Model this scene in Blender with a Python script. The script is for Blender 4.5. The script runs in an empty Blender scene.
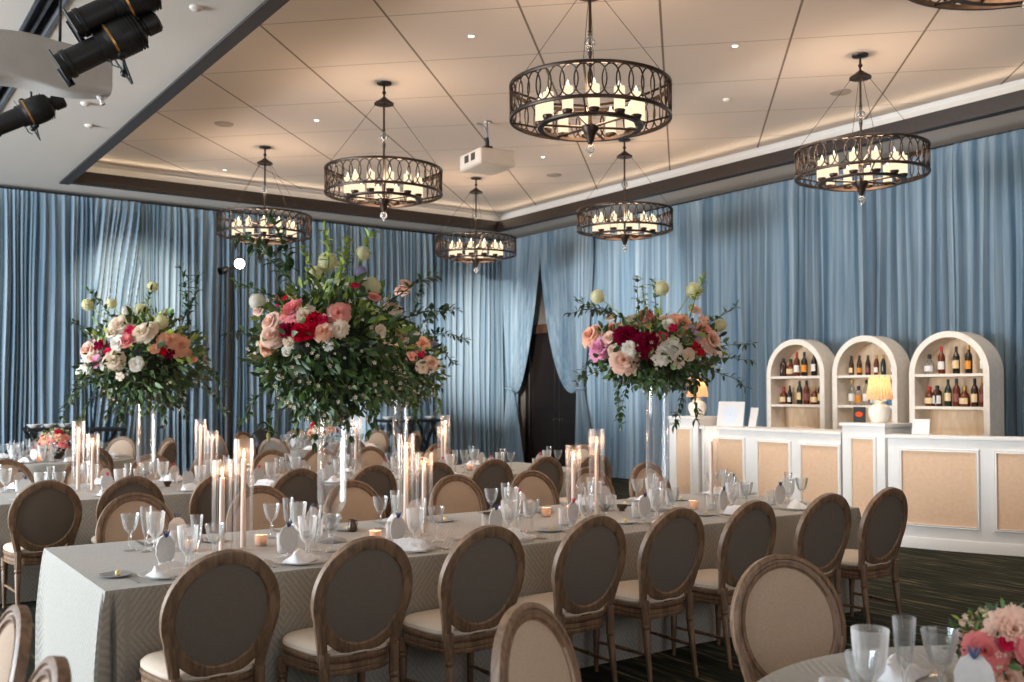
# Banquet room with oval-back chairs, long tables, tall bouquets and drum chandeliers
EXPOSURE = 0.25
CHANDELIER_W = 60
WORLD_COL, WORLD_S = (.88, .92, 1.0), .16
PROJ_RZ = -.12
WRAP = dict(x0=-.6, x1=1.89, y=8.5, z=4.20, hw=.16, hh=.19)
STAGE = [((1.55, 6.85, 3.93), (-.78, .25, -.52), (1.52, 6.9, 4.85), 'lower of two black stage spotlights hung together beside the ceiling slot', 0.2),
         ((1.62, 6.80, 4.20), (-.78, .25, -.50), (1.52, 6.55, 4.85), 'upper of two black stage spotlights hung together beside the ceiling slot', -.2),
         ((1.52, 9.95, 4.17), (-.80, .2, -.45), (1.52, 10.05, 4.85), 'black stage spotlight hanging alone beyond the white fabric wrap', 0.)]
# name, location, target, size x, size y, watts, colour : left window wall, cove strips, and fills added to brighten
AREAS = [('window_daylight', (-8.7, 11.0, 2.4), (6, 9.5, 1.9), 10.0, 3.0, 2300, (.76, .88, 1.0)),
         ('ceiling_fill', (-8.7, 10.5, .9), (4.5, 8, 5.3), 11.0, 1.4, 800, (1, .96, .92)),  # added upward fill that evens out the ceiling, no real source
         ('front_fill', (2.5, -3.6, 2.6), (4.0, 6.0, 1.0), 8.0, 2.4, 150, (.97, .97, 1)),  # added soft fill from behind the camera, no window there
         ('bar_downlight', (7.6, 7.4, 4.8), (9.9, 7.2, .9), 3.4, .3, 62, (1, .95, .89)),  # added fill to brighten the bar, no fixture overhead
         ('bar_downlight', (8.0, 4.2, 4.8), (9.9, 5.0, .6), 2.4, .3, 45, (1, .95, .89)),  # second added fill, for the curved bar end
         ('cove_light', (11.33, 7.0, 5.13), (8.0, 7.0, 6.0), 19, .06, 24, (1, .80, .58)),
         ('cove_light', (7.1, 16.6, 5.13), (7.1, 13.2, 6.0), 8, .06, 12, (1, .80, .58)),
         ('cove_light', (2.95, 7.0, 5.13), (6.3, 7.0, 6.0), 19, .06, 22, (1, .80, .58)),
         ('cove_light', (7.1, -2.9, 5.13), (7.1, .5, 6.0), 8, .06, 10, (1, .80, .58)),
         ]
SPOTS = [('drape_spot', (1.9, 9.7, 3.6), (11.9, 13.4, 2.9), 5200, (1, .96, .92), 24, 1, .05),
         ('drape_spot', (1.1, 10.1, 3.9), (4.3, 17.2, 3.2), 5200, (1, .86, .70), 17, 1, .03),
         ('drape_spot', (1.15, 7.1, 3.6), (8.2, 17.2, .9), 12000, (1, .94, .86), 9, 1, .03),
         ('drape_spot', (1.2, 6.5, 3.6), (11.5, 17.2, 2.5), 15000, (1, .95, .88), 14, 1, .03)]
import bpy, bmesh, math, random
from mathutils import Vector, Matrix, noise

RND = random.Random(11)
SC = bpy.context.scene
COL = SC.collection
PI = math.pi
ORD = ['first', 'second', 'third', 'fourth', 'fifth', 'sixth', 'seventh', 'eighth', 'ninth', 'tenth', 'eleventh', 'twelfth']


def lerp(a, b, t):
    return a + (b - a) * t


# ------------------------------------------------------------------ materials
class NT:
    def __init__(s, name):
        s.m = bpy.data.materials.new(name)
        s.m.use_nodes = True
        s.t = s.m.node_tree
        s.t.nodes.clear()
        s.out = s.n('ShaderNodeOutputMaterial')

    def n(s, kind, **kw):
        o = s.t.nodes.new(kind)
        for k, v in kw.items():
            if hasattr(o, k):
                setattr(o, k, v)
            else:
                o.inputs[k].default_value = v
        return o

    def l(s, a, b):
        s.t.links.new(a, b)

    def coord(s, which='Object', scale=(1, 1, 1)):
        tc = s.n('ShaderNodeTexCoord')
        mp = s.n('ShaderNodeMapping')
        mp.inputs['Scale'].default_value = scale
        s.l(tc.outputs[which], mp.inputs['Vector'])
        return mp.outputs['Vector']

    def math(s, op, a, b=None):
        o = s.n('ShaderNodeMath', operation=op)
        for i, v in enumerate((a, b)):
            if v is None:
                continue
            if hasattr(v, 'type') and not isinstance(v, (int, float)):
                s.l(v, o.inputs[i])
            else:
                o.inputs[i].default_value = v
        return o.outputs[0]

    def ramp(s, fac, stops):
        r = s.n('ShaderNodeValToRGB')
        e = r.color_ramp.elements
        while len(e) < len(stops):
            e.new(0.5)
        for i, (p, c) in enumerate(stops):
            e[i].position = p
            e[i].color = (*c, 1)
        s.l(fac, r.inputs['Fac'])
        return r.outputs['Color']

    def bump(s, h, strength=.3, dist=.01):
        b = s.n('ShaderNodeBump')
        b.inputs['Strength'].default_value = strength
        b.inputs['Distance'].default_value = dist
        s.l(h, b.inputs['Height'])
        return b.outputs['Normal']


def srgb(r, g, b):
    f = lambda c: (c / 12.92 if c <= .04045 else ((c + .055) / 1.055) ** 2.4)
    return tuple(f(v / 255) for v in (r, g, b))


def pbr(name, col, rough=.6, metal=0, noise_amt=.12, scale=(8, 8, 8), bump=0, sheen=0, emit=None, es=0, trans=0, spec=.5, sub=0):
    """Principled surface with a soft procedural variation of tone."""
    k = NT(name)
    p = k.n('ShaderNodeBsdfPrincipled')
    p.inputs['Roughness'].default_value = rough
    p.inputs['Metallic'].default_value = metal
    p.inputs['Specular IOR Level'].default_value = spec
    if sheen:
        p.inputs['Sheen Weight'].default_value = sheen
    if sub:
        p.inputs['Subsurface Weight'].default_value = sub
        p.inputs['Subsurface Radius'].default_value = (.02, .01, .006)
    nz = k.n('ShaderNodeTexNoise')
    nz.inputs['Scale'].default_value = 1
    nz.inputs['Detail'].default_value = 4
    k.l(k.coord('Object', scale), nz.inputs['Vector'])
    d = 1 - noise_amt
    u = 1 + noise_amt
    c = k.ramp(nz.outputs['Fac'], [(.3, tuple(v * d for v in col)), (.7, tuple(min(1, v * u) for v in col))])
    k.l(c, p.inputs['Base Color'])
    if bump:
        k.l(k.bump(nz.outputs['Fac'], bump, .01), p.inputs['Normal'])
    if emit:
        p.inputs['Emission Color'].default_value = (*emit, 1)
        p.inputs['Emission Strength'].default_value = es
    k.l(p.outputs[0], k.out.inputs[0])
    return k.m


def wood(name, dark, light, scale=(6, 6, 1.2), rough=.5):
    k = NT(name)
    p = k.n('ShaderNodeBsdfPrincipled')
    p.inputs['Roughness'].default_value = rough
    nz = k.n('ShaderNodeTexNoise')
    nz.inputs['Scale'].default_value = 5
    nz.inputs['Detail'].default_value = 6
    nz.inputs['Distortion'].default_value = 1.2
    k.l(k.coord('Object', scale), nz.inputs['Vector'])
    k.l(k.ramp(nz.outputs['Fac'], [(.3, dark), (.68, light)]), p.inputs['Base Color'])
    k.l(k.bump(nz.outputs['Fac'], .15, .005), p.inputs['Normal'])
    k.l(p.outputs[0], k.out.inputs[0])
    return k.m


def glass(name, tint=(.97, .98, .98), milk=0., milkcol=(.9, .9, .9), refl=.75, ior=1.5, rough=.03):
    """Thin clear glass: what is behind shows, the rim and the curve reflect; milk adds pressed-glass whiteness."""
    k = NT(name)
    tr = k.n('ShaderNodeBsdfTransparent')
    tr.inputs['Color'].default_value = (*tint, 1)
    gl = k.n('ShaderNodeBsdfGlossy')
    gl.inputs['Roughness'].default_value = rough
    fr = k.n('ShaderNodeFresnel')
    fr.inputs['IOR'].default_value = ior
    mx = k.n('ShaderNodeMixShader')
    k.l(k.math('MULTIPLY', fr.outputs[0], refl), mx.inputs[0])
    k.l(tr.outputs[0], mx.inputs[1])
    k.l(gl.outputs[0], mx.inputs[2])
    res = mx.outputs[0]
    if milk:
        df = k.n('ShaderNodeBsdfDiffuse')
        df.inputs['Color'].default_value = (*milkcol, 1)
        tl = k.n('ShaderNodeBsdfTranslucent')
        tl.inputs['Color'].default_value = (*milkcol, 1)
        m1 = k.n('ShaderNodeMixShader')
        m1.inputs[0].default_value = .5
        k.l(df.outputs[0], m1.inputs[1])
        k.l(tl.outputs[0], m1.inputs[2])
        m2 = k.n('ShaderNodeMixShader')
        lw = k.n('ShaderNodeLayerWeight')
        lw.inputs['Blend'].default_value = .35
        k.l(k.math('MULTIPLY', k.math('ADD', k.math('MULTIPLY', lw.outputs['Facing'], 1.9), .5), milk), m2.inputs[0])
        k.l(res, m2.inputs[1])
        k.l(m1.outputs[0], m2.inputs[2])
        res = m2.outputs[0]
    k.l(res, k.out.inputs[0])
    return k.m


def emis(name, col, s):
    k = NT(name)
    e = k.n('ShaderNodeEmission')
    e.inputs['Color'].default_value = (*col, 1)
    e.inputs['Strength'].default_value = s
    k.l(e.outputs[0], k.out.inputs[0])
    return k.m


def translucent(name, col, amt=.5, rough=.8, stripes=None, emit=None, es=0):
    k = NT(name)
    df = k.n('ShaderNodeBsdfDiffuse')
    tl = k.n('ShaderNodeBsdfTranslucent')
    nz = k.n('ShaderNodeTexNoise')
    nz.inputs['Scale'].default_value = 30
    k.l(k.coord('Object', (1, 1, 1)), nz.inputs['Vector'])
    c = k.ramp(nz.outputs['Fac'], [(.3, tuple(v * .85 for v in col)), (.7, tuple(min(1, v * 1.12) for v in col))])
    k.l(c, df.inputs['Color'])
    k.l(c, tl.inputs['Color'])
    mx = k.n('ShaderNodeMixShader')
    mx.inputs[0].default_value = amt
    k.l(df.outputs[0], mx.inputs[1])
    k.l(tl.outputs[0], mx.inputs[2])
    res = mx.outputs[0]
    if emit:
        e = k.n('ShaderNodeEmission')
        e.inputs['Color'].default_value = (*emit, 1)
        e.inputs['Strength'].default_value = es
        ad = k.n('ShaderNodeAddShader')
        k.l(res, ad.inputs[0])
        k.l(e.outputs[0], ad.inputs[1])
        res = ad.outputs[0]
    k.l(res, k.out.inputs[0])
    return k.m


M = {}
M['wood'] = wood('weathered_oak', srgb(90, 68, 51), srgb(140, 111, 86))
M['daylitwood'] = wood('daylit_oak_rim', srgb(150, 126, 104), srgb(190, 168, 146))  # paler copy of the oak, daylight on the rims put into its colour
M['taupe'] = pbr('taupe_linen', srgb(112, 101, 90), .9, noise_amt=.1, scale=(140, 140, 140), bump=.15)
M['beige'] = pbr('beige_linen', srgb(176, 153, 131), .9, noise_amt=.08, scale=(140, 140, 140), bump=.15)
M['ivory'] = pbr('ivory_linen', srgb(208, 192, 174), .85, noise_amt=.05, scale=(140, 140, 140), bump=.1)
M['bronze'] = pbr('dark_bronze', srgb(58, 46, 38), .42, .7, noise_amt=.3, scale=(20, 20, 20))
M['candleglow'] = emis('lit_candle_glass', (1, .78, .52), 1.1)
M['bulb'] = emis('bulb_tip', (1, .82, .58), 3)
M['flame'] = emis('candle_flame', (1, .66, .32), 14)
M['clear'] = glass('clear_glass', milk=.10, refl=.6)
M['cyl'] = glass('ribbed_glass', (.985, .98, .975), milk=.022, milkcol=(1, .95, .92), refl=.13, rough=.15)
M['milky'] = glass('pressed_glass', milk=.30, milkcol=(.98, .96, .94), refl=.6)
M['vase'] = glass('vase_glass', (.985, .99, .99), milk=.035, milkcol=(1, 1, 1), refl=.28)
M['crystal'] = glass('crystal', (.9, .92, .93), milk=.16, refl=1.1, ior=1.6, rough=.1)
M['wax'] = pbr('ivory_wax', srgb(226, 206, 192), .5, noise_amt=.04, sub=.3)
M['votive'] = translucent('votive_glass', srgb(226, 206, 192), .5)
M['white'] = pbr('white_paint', srgb(236, 232, 226), .5, noise_amt=.03)
M['napkin'] = pbr('white_napkin', srgb(240, 240, 242), .9, noise_amt=.04, scale=(60, 60, 60))
M['cardpaper'] = pbr('place_card_paper', srgb(196, 192, 188), .8, noise_amt=.06, scale=(50, 50, 50))
M['pinkribbon'] = pbr('pink_ribbon', srgb(196, 70, 96), .6)
M['blueribbon'] = pbr('blue_ribbon', srgb(52, 66, 104), .6)
M['silver'] = pbr('cutlery_silver', srgb(150, 142, 136), .28, .9, noise_amt=.1)
M['pewter'] = pbr('dark_pewter', srgb(92, 80, 70), .35, .7, noise_amt=.3, scale=(50, 50, 50))
M['plate'] = pbr('blue_grey_plate', srgb(146, 150, 156), .3, noise_amt=.05)
M['butter'] = pbr('butter', srgb(240, 214, 140), .5)
M['leafd'] = pbr('dark_leaf', srgb(52, 76, 42), .5, noise_amt=.35, scale=(9, 9, 9))
M['leafm'] = pbr('mid_leaf', srgb(78, 106, 50), .5, noise_amt=.3, scale=(9, 9, 9))
M['leafl'] = pbr('light_leaf', srgb(146, 164, 70), .5, noise_amt=.25, scale=(9, 9, 9))
M['moss'] = pbr('moss', srgb(34, 44, 28), .9, noise_amt=.4, scale=(30, 30, 30), bump=.6)
for n, c in dict(blush=(240, 205, 186), cream=(244, 226, 204), pink=(236, 140, 140), hot=(214, 40, 84), red=(196, 18, 46), burgundy=(120, 14, 46),
                 peach=(242, 188, 158), white=(240, 236, 226), greenwhite=(240, 236, 200), lilac=(176, 170, 200), rosy=(232, 160, 190), coral=(240, 168, 154)).items():
    M['p_' + n] = translucent('petal_' + n, srgb(*c), .35)
M['blackmetal'] = pbr('black_metal', srgb(8, 8, 9), .5, 0, noise_amt=.2)
M['blackwood'] = pbr('black_lacquer', srgb(16, 16, 18), .5)
M['fabricwhite'] = pbr('white_fabric', srgb(190, 187, 183), .9, noise_amt=.05)
M['steel'] = pbr('grey_steel', srgb(120, 122, 126), .4, .6)
M['shelfwhite'] = pbr('limewashed_white', srgb(228, 220, 208), .8, noise_amt=.06, scale=(14, 14, 14))
M['shelfback'] = wood('pale_ply', srgb(214, 180, 142), srgb(232, 204, 170), (2, 2, .6), .7)
M['lampbody'] = pbr('white_ceramic', srgb(238, 230, 216), .25, noise_amt=.03)
M['lampshade'] = translucent('lampshade_linen', srgb(236, 200, 158), .6, emit=(1, .66, .36), es=.10)
M['projector'] = pbr('projector_shell', srgb(206, 196, 184), .5, noise_amt=.03)
M['darkgrill'] = pbr('dark_grille', srgb(70, 68, 66), .7)
M['metalgrey'] = pbr('grey_metal_plate', srgb(150, 138, 124), .6)
M['downlight'] = emis('downlight_lens', (.85, 1, .85), 6)
M['lampdisc'] = emis('spot_lens', (1, .94, .78), 14)
M['redglow'] = emis('red_sign_oval', (1, .12, .04), .8)
M['signwhite'] = pbr('sign_board', srgb(208, 205, 202), .5, noise_amt=.02)
M['signblue'] = pbr('sign_print', srgb(200, 208, 218), .5, noise_amt=.04)
M['gold'] = pbr('gold_trim', srgb(190, 140, 80), .35, .8)


def drape_mat():
    k = NT('dusty_blue_voile')
    df = k.n('ShaderNodeBsdfDiffuse')
    tl = k.n('ShaderNodeBsdfTranslucent')
    sh = k.n('ShaderNodeBsdfSheen') if False else None
    nz = k.n('ShaderNodeTexNoise')
    nz.inputs['Scale'].default_value = 1
    nz.inputs['Detail'].default_value = 3
    k.l(k.coord('Object', (9, 9, .25)), nz.inputs['Vector'])
    c = k.ramp(nz.outputs['Fac'], [(.32, srgb(98, 127, 148)), (.68, srgb(158, 176, 188))])
    k.l(c, df.inputs['Color'])
    k.l(c, tl.inputs['Color'])
    mx = k.n('ShaderNodeMixShader')
    mx.inputs[0].default_value = .22
    k.l(df.outputs[0], mx.inputs[1])
    k.l(tl.outputs[0], mx.inputs[2])
    wv = k.n('ShaderNodeTexNoise')
    wv.inputs['Scale'].default_value = 1
    k.l(k.coord('Object', (260, 260, 260)), wv.inputs['Vector'])
    nb = k.bump(wv.outputs['Fac'], .1, .002)
    k.l(nb, df.inputs['Normal'])
    k.l(mx.outputs[0], k.out.inputs[0])
    return k.m


M['drape'] = drape_mat()


def damask_mat():
    k = NT('grey_damask')
    p = k.n('ShaderNodeBsdfPrincipled')
    p.inputs['Roughness'].default_value = .75
    p.inputs['Sheen Weight'].default_value = .15
    tc = k.n('ShaderNodeTexCoord')
    sp = k.n('ShaderNodeSeparateXYZ')
    k.l(tc.outputs['UV'], sp.inputs[0])

    def tri(v, s, off=0.):
        a = k.math('ADD', k.math('MULTIPLY', v, s), off)
        return k.math('ABSOLUTE', k.math('SUBTRACT', k.math('FRACT', a), .5))
    u = tri(sp.outputs[0], 3.6)
    v = tri(sp.outputs[1], 2.7)
    nz = k.n('ShaderNodeTexNoise')
    nz.inputs['Scale'].default_value = 55
    nz.inputs['Detail'].default_value = 3
    k.l(tc.outputs['UV'], nz.inputs['Vector'])
    d = k.math('ADD', k.math('ADD', u, v), k.math('MULTIPLY', nz.outputs['Fac'], .09))
    ring = k.math('SINE', k.math('MULTIPLY', d, 62.))
    edge = k.math('MULTIPLY', ring, nz.outputs['Fac'])
    f = k.math('ADD', k.math('MULTIPLY', edge, .75), .5)
    k.l(k.ramp(f, [(.1, srgb(148, 144, 136)), (.9, srgb(166, 163, 155))]), p.inputs['Base Color'])
    k.l(k.bump(f, .35, .004), p.inputs['Normal'])
    k.l(p.outputs[0], k.out.inputs[0])
    return k.m


M['damask'] = damask_mat()


def cane_mat():
    k = NT('woven_cane')
    p = k.n('ShaderNodeBsdfPrincipled')
    p.inputs['Roughness'].default_value = .6
    tc = k.n('ShaderNodeTexCoord')
    sp = k.n('ShaderNodeSeparateXYZ')
    k.l(tc.outputs['UV'], sp.inputs[0])
    a = k.math('SINE', k.math('MULTIPLY', sp.outputs[0], 480.))
    b = k.math('SINE', k.math('MULTIPLY', sp.outputs[1], 480.))
    w = k.math('MULTIPLY', a, b)
    nz = k.n('ShaderNodeTexNoise')
    nz.inputs['Scale'].default_value = 26
    nz.inputs['Detail'].default_value = 5
    k.l(tc.outputs['UV'], nz.inputs['Vector'])
    f = k.math('ADD', k.math('MULTIPLY', w, .20), k.math('ADD', k.math('MULTIPLY', nz.outputs['Fac'], .4), .3))
    k.l(k.ramp(f, [(.25, srgb(216, 172, 134)), (.75, srgb(240, 206, 172))]), p.inputs['Base Color'])
    k.l(k.bump(f, .3, .003), p.inputs['Normal'])
    k.l(p.outputs[0], k.out.inputs[0])
    return k.m


M['cane'] = cane_mat()


def carpet_mat():
    k = NT('streaked_carpet')
    p = k.n('ShaderNodeBsdfPrincipled')
    p.inputs['Roughness'].default_value = 1
    p.inputs['Specular IOR Level'].default_value = .1
    nz = k.n('ShaderNodeTexNoise')
    nz.inputs['Scale'].default_value = 1
    nz.inputs['Detail'].default_value = 5
    nz.inputs['Roughness'].default_value = .65
    k.l(k.coord('Object', (24, 1.5, 1)), nz.inputs['Vector'])
    k.l(k.ramp(nz.outputs['Fac'], [(.30, srgb(22, 24, 20)), (.52, srgb(42, 44, 35)), (.62, srgb(84, 80, 62)), (.74, srgb(168, 148, 110))]), p.inputs['Base Color'])
    k.l(p.outputs[0], k.out.inputs[0])
    return k.m


M['carpet'] = carpet_mat()


def ceiling_mat():
    """Painted panels on a diagonal grid with thin joints."""
    k = NT('ceiling_panels')
    p = k.n('ShaderNodeBsdfPrincipled')
    p.inputs['Roughness'].default_value = .85
    tc = k.n('ShaderNodeTexCoord')
    sp = k.n('ShaderNodeSeparateXYZ')
    k.l(tc.outputs['Object'], sp.inputs[0])
    s = 1.885

    def joint(e, off, wdt):
        f = k.math('FRACT', k.math('DIVIDE', k.math('SUBTRACT', e, off), s))
        d = k.math('MULTIPLY', k.math('SUBTRACT', .5, k.math('ABSOLUTE', k.math('SUBTRACT', f, .5))), s)
        return k.math('LESS_THAN', d, wdt)
    j = k.math('MAXIMUM', joint(k.math('SUBTRACT', sp.outputs[1], sp.outputs[0]), 5.94 - 8 * s, .017),
               k.math('MULTIPLY', joint(k.math('ADD', sp.outputs[1], sp.outputs[0]), 13.05 - 8 * s, .013), .6))
    c = k.ramp(j, [(0, srgb(202, 192, 183)), (1, srgb(112, 98, 84))])
    k.l(c, p.inputs['Base Color'])
    k.l(p.outputs[0], k.out.inputs[0])
    return k.m


M['ceilpanel'] = ceiling_mat()
M['ceil'] = pbr('ceiling_paint', srgb(208, 200, 190), .85, noise_amt=.02, scale=(1, 1, 1))
M['covewhite'] = pbr('cove_paint', srgb(206, 206, 204), .8, noise_amt=.02)
M['darkwood'] = wood('dark_walnut', srgb(26, 18, 14), srgb(44, 31, 24), (2, 2, 8))
M['trimdark'] = pbr('dark_trim', srgb(52, 48, 48), .6)
M['wallp'] = pbr('wall_paint', srgb(120, 112, 104), .9, noise_amt=.03)
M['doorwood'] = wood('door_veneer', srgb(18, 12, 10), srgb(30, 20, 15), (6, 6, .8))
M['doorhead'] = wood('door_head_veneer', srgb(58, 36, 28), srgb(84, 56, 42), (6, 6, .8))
M['bar'] = pbr('bar_white', srgb(236, 232, 226), .45, noise_amt=.02)


# ------------------------------------------------------------------ mesh helpers
class MB:
    def __init__(s):
        s.v, s.f, s.mi, s.uv = [], [], [], {}
        s.cur = 0

    def add(s, vs, fs, uvs=None):
        o = len(s.v)
        s.v += [tuple(p) for p in vs]
        for i, f in enumerate(fs):
            if uvs is not None:
                s.uv[len(s.f)] = [uvs[j] for j in f]
            s.f.append(tuple(o + j for j in f))
            s.mi.append(s.cur)
        return s

    def grid(s, nu, nv, fn, cu=False, cv=False, uvfn=None):
        vs = [fn(i / (nu if cu else nu - 1), j / (nv if cv else nv - 1)) for j in range(nv) for i in range(nu)]
        uvs = [uvfn(i / (nu if cu else nu - 1), j / (nv if cv else nv - 1)) for j in range(nv) for i in range(nu)] if uvfn else None
        fs = []
        for j in range(nv if cv else nv - 1):
            for i in range(nu if cu else nu - 1):
                a, b = i, (i + 1) % nu
                c, d = j % nv, (j + 1) % nv
                fs.append((c * nu + a, c * nu + b, d * nu + b, d * nu + a))
        return s.add(vs, fs, uvs)

    def lathe(s, prof, n=20, at=(0, 0, 0), rip=0, nr=0, cap0=False, cap1=False, axis=None, z0=None, z1=None):
        m = Matrix.Identity(3)
        if axis is not None:
            m = Vector((0, 0, 1)).rotation_difference(Vector(axis)).to_matrix()
        at = Vector(at)
        vs, fs = [], []
        for r, z in prof:
            for i in range(n):
                a = 2 * PI * i / n
                k = 1 + (rip * math.cos(nr * a) if nr and (z0 is None or z0 <= z <= z1) else 0)
                vs.append(at + m @ Vector((r * k * math.cos(a), r * k * math.sin(a), z)))
        for j in range(len(prof) - 1):
            for i in range(n):
                b = (i + 1) % n
                fs.append((j * n + i, j * n + b, (j + 1) * n + b, (j + 1) * n + i))
        if cap0:
            fs.append(tuple(range(n - 1, -1, -1)))
        if cap1:
            o = (len(prof) - 1) * n
            fs.append(tuple(o + i for i in range(n)))
        return s.add(vs, fs)

    def tube(s, pts, rad, n=8, closed=False, caps=True, sq=None):
        pts = [Vector(p) for p in pts]
        N = len(pts)
        if not isinstance(rad, (list, tuple)):
            rad = [rad] * N
        vs, fs = [], []
        up = None
        for i, p in enumerate(pts):
            a = pts[(i - 1) % N] if (closed or i > 0) else p
            b = pts[(i + 1) % N] if (closed or i < N - 1) else p
            t = (b - a).normalized()
            if up is None:
                up = Vector((0, 0, 1)) if abs(t.z) < .9 else Vector((0, 1, 0))
            x = t.cross(up).normalized()
            y = x.cross(t).normalized()
            up = y
            for k in range(n):
                an = 2 * PI * (k + .5) / n
                c, d = math.cos(an), math.sin(an)
                if sq:
                    q = max(abs(c), abs(d))
                    c, d = c / q * sq[0], d / q * sq[1]
                vs.append(p + (x * c + y * d) * rad[i])
        for i in range(N if closed else N - 1):
            j = (i + 1) % N
            for k in range(n):
                l = (k + 1) % n
                fs.append((i * n + k, i * n + l, j * n + l, j * n + k))
        if caps and not closed:
            fs.append(tuple(range(n - 1, -1, -1)))
            fs.append(tuple((N - 1) * n + k for k in range(n)))
        return s.add(vs, fs)

    def box(s, x0, x1, y0, y1, z0, z1, c=.004, mat=None):
        """chamfered box"""
        b = bmesh.new()
        bmesh.ops.create_cube(b, size=1)
        for v in b.verts:
            v.co = Vector(((x0 + x1) / 2 + v.co.x * (x1 - x0), (y0 + y1) / 2 + v.co.y * (y1 - y0), (z0 + z1) / 2 + v.co.z * (z1 - z0)))
        c = min(c, .3 * min(abs(x1 - x0), abs(y1 - y0), abs(z1 - z0)))
        if c > 0:
            bmesh.ops.bevel(b, geom=b.edges[:], offset=c, segments=1, affect='EDGES')
        b.verts.ensure_lookup_table()
        b.verts.index_update()
        vs = [(mat @ v.co if mat else v.co.copy()) for v in b.verts]
        fs = [tuple(v.index for v in f.verts) for f in b.faces]
        b.free()
        return s.add(vs, fs)

    def prism(s, outline, z0, z1, fn=None):
        n = len(outline)
        f = fn or (lambda x, y, z: (x, y, z))
        vs = [f(x, y, z0) for x, y in outline] + [f(x, y, z1) for x, y in outline]
        fs = [tuple(range(n - 1, -1, -1)), tuple(range(n, 2 * n))]
        for i in range(n):
            j = (i + 1) % n
            fs.append((i, j, n + j, n + i))
        return s.add(vs, fs)

    def ball(s, c, r, n=10, m=7, sz=1):
        return s.lathe([(max(r * math.sin(PI * i / m), 1e-4), -r * sz * math.cos(PI * i / m)) for i in range(m + 1)], n, c)

    def mesh(s, name, mats, smooth=True):
        me = bpy.data.meshes.new(name)
        me.from_pydata(s.v, [], s.f)
        if not isinstance(mats, (list, tuple)):
            mats = [mats]
        for m in mats:
            me.materials.append(M[m])
        me.polygons.foreach_set('material_index', s.mi)
        if s.uv:
            ul = me.uv_layers.new(name='UVMap')
            for i, p in enumerate(me.polygons):
                if i in s.uv:
                    for li, q in zip(p.loop_indices, s.uv[i]):
                        ul.data[li].uv = q
        me.validate()
        if smooth:
            me.shade_smooth()
            try:
                me.set_sharp_from_angle(angle=math.radians(38))
            except Exception:
                pass
        me.update()
        return me


def put(name, me, parent=None, loc=None, rot=None, scale=None):
    o = bpy.data.objects.new(name, me)
    COL.objects.link(o)
    if parent:
        o.parent = parent
    if loc is not None:
        o.location = loc
    if rot is not None:
        o.rotation_euler = rot
    if scale is not None:
        o.scale = (scale,) * 3 if isinstance(scale, (int, float)) else scale
    return o


def tag(o, label, cat, group=None, kind=None):
    o['label'] = label
    o['category'] = cat
    if group:
        o['group'] = group
    if kind:
        o['kind'] = kind
    return o


def empty(name, loc=(0, 0, 0), rz=0):
    o = bpy.data.objects.new(name, None)
    COL.objects.link(o)
    o.location = loc
    o.rotation_euler = (0, 0, rz)
    o.empty_display_size = .1
    return o


def struct(name, mb, mats, smooth=False):
    o = put(name, mb.mesh(name, mats, smooth))
    o['kind'] = 'structure'
    return o


KIDS = {}


def kidlist(o):
    return [c for c in COL.objects if c.parent == o]


class Proto:
    """A thing described once: its parts (and their sub-parts) share mesh data between all copies."""

    def __init__(s, name):
        s.name = name
        s.root = None
        s.parts = []      # (name, mesh, loc, rot, scale, subparts, label)

    def body(s, me):
        s.root = me
        return s

    def part(s, name, me, loc=(0, 0, 0), rot=(0, 0, 0), scale=1, subs=(), label=None):
        s.parts.append((name, me, loc, rot, scale, subs, label))
        return s

    def place(s, loc, rz, label, cat, group=None, scale=1, rot=None, parts=True):
        o = bpy.data.objects.new(s.name, s.root)
        COL.objects.link(o)
        o.location = loc
        o.rotation_euler = rot if rot else (0, 0, rz)
        o.scale = (scale,) * 3 if isinstance(scale, (int, float)) else scale
        tag(o, label, cat, group)
        for (n, me, l, r, sc, subs, lb) in s.parts:
            c = put(n, me, o, l, r, sc)
            if lb:
                c['label'] = lb
            for (n2, me2, l2, r2, sc2) in subs:
                put(n2, me2, c, l2, r2, sc2)
        return o


def light(name, kind, loc, energy, col, rot=None, **kw):
    d = bpy.data.lights.new(name, kind)
    d.energy = energy
    d.color = col
    for k, v in kw.items():
        setattr(d, k, v)
    o = bpy.data.objects.new(name, d)
    COL.objects.link(o)
    o.location = loc
    if rot is not None:
        o.rotation_euler = rot
    return o


def aim(o, target):
    d = Vector(target) - o.location
    o.rotation_euler = d.to_track_quat('-Z', 'Y').to_euler()

# ------------------------------------------------------------------ room shell
XW, YB, ZL, ZT = 12.2, 17.45, 4.87, 5.30
X0, Y0 = -9.0, -4.0
TX0, TX1, TY0, TY1 = 2.98, 11.32, -3.0, 16.56      # outer lip of the tray (where the dark trim starts)

b = MB().box(X0, XW + .3, Y0, YB + .3, -.12, 0, 0)
struct('floor', b, 'carpet')
b = MB()
b.add([(X0, YB, 0), (XW, YB, 0), (XW, YB, ZL + .6), (X0, YB, ZL + .6), (X0, YB + .12, 0), (XW, YB + .12, 0), (XW, YB + .12, ZL + .6), (X0, YB + .12, ZL + .6)],
      [(0, 1, 2, 3), (5, 4, 7, 6), (3, 2, 6, 7), (0, 4, 5, 1), (0, 3, 7, 4), (1, 5, 6, 2)])
struct('wall_back', b, 'wallp')
b = MB().box(X0, XW + .12, Y0 - .12, Y0, 0, ZL + .6, 0)
struct('wall_front', b, 'wallp')
b = MB()
b.box(X0 - .2, X0, Y0, YB, 0, .25, 0)
b.box(X0 - .2, X0, Y0, YB, 4.3, ZL + .6, 0)
b.box(X0 - .2, X0, Y0, 5.6, .25, 4.3, 0)
b.box(X0 - .2, X0, 16.4, YB, .25, 4.3, 0)
struct('wall_left', b, 'wallp')
b = MB()
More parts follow.
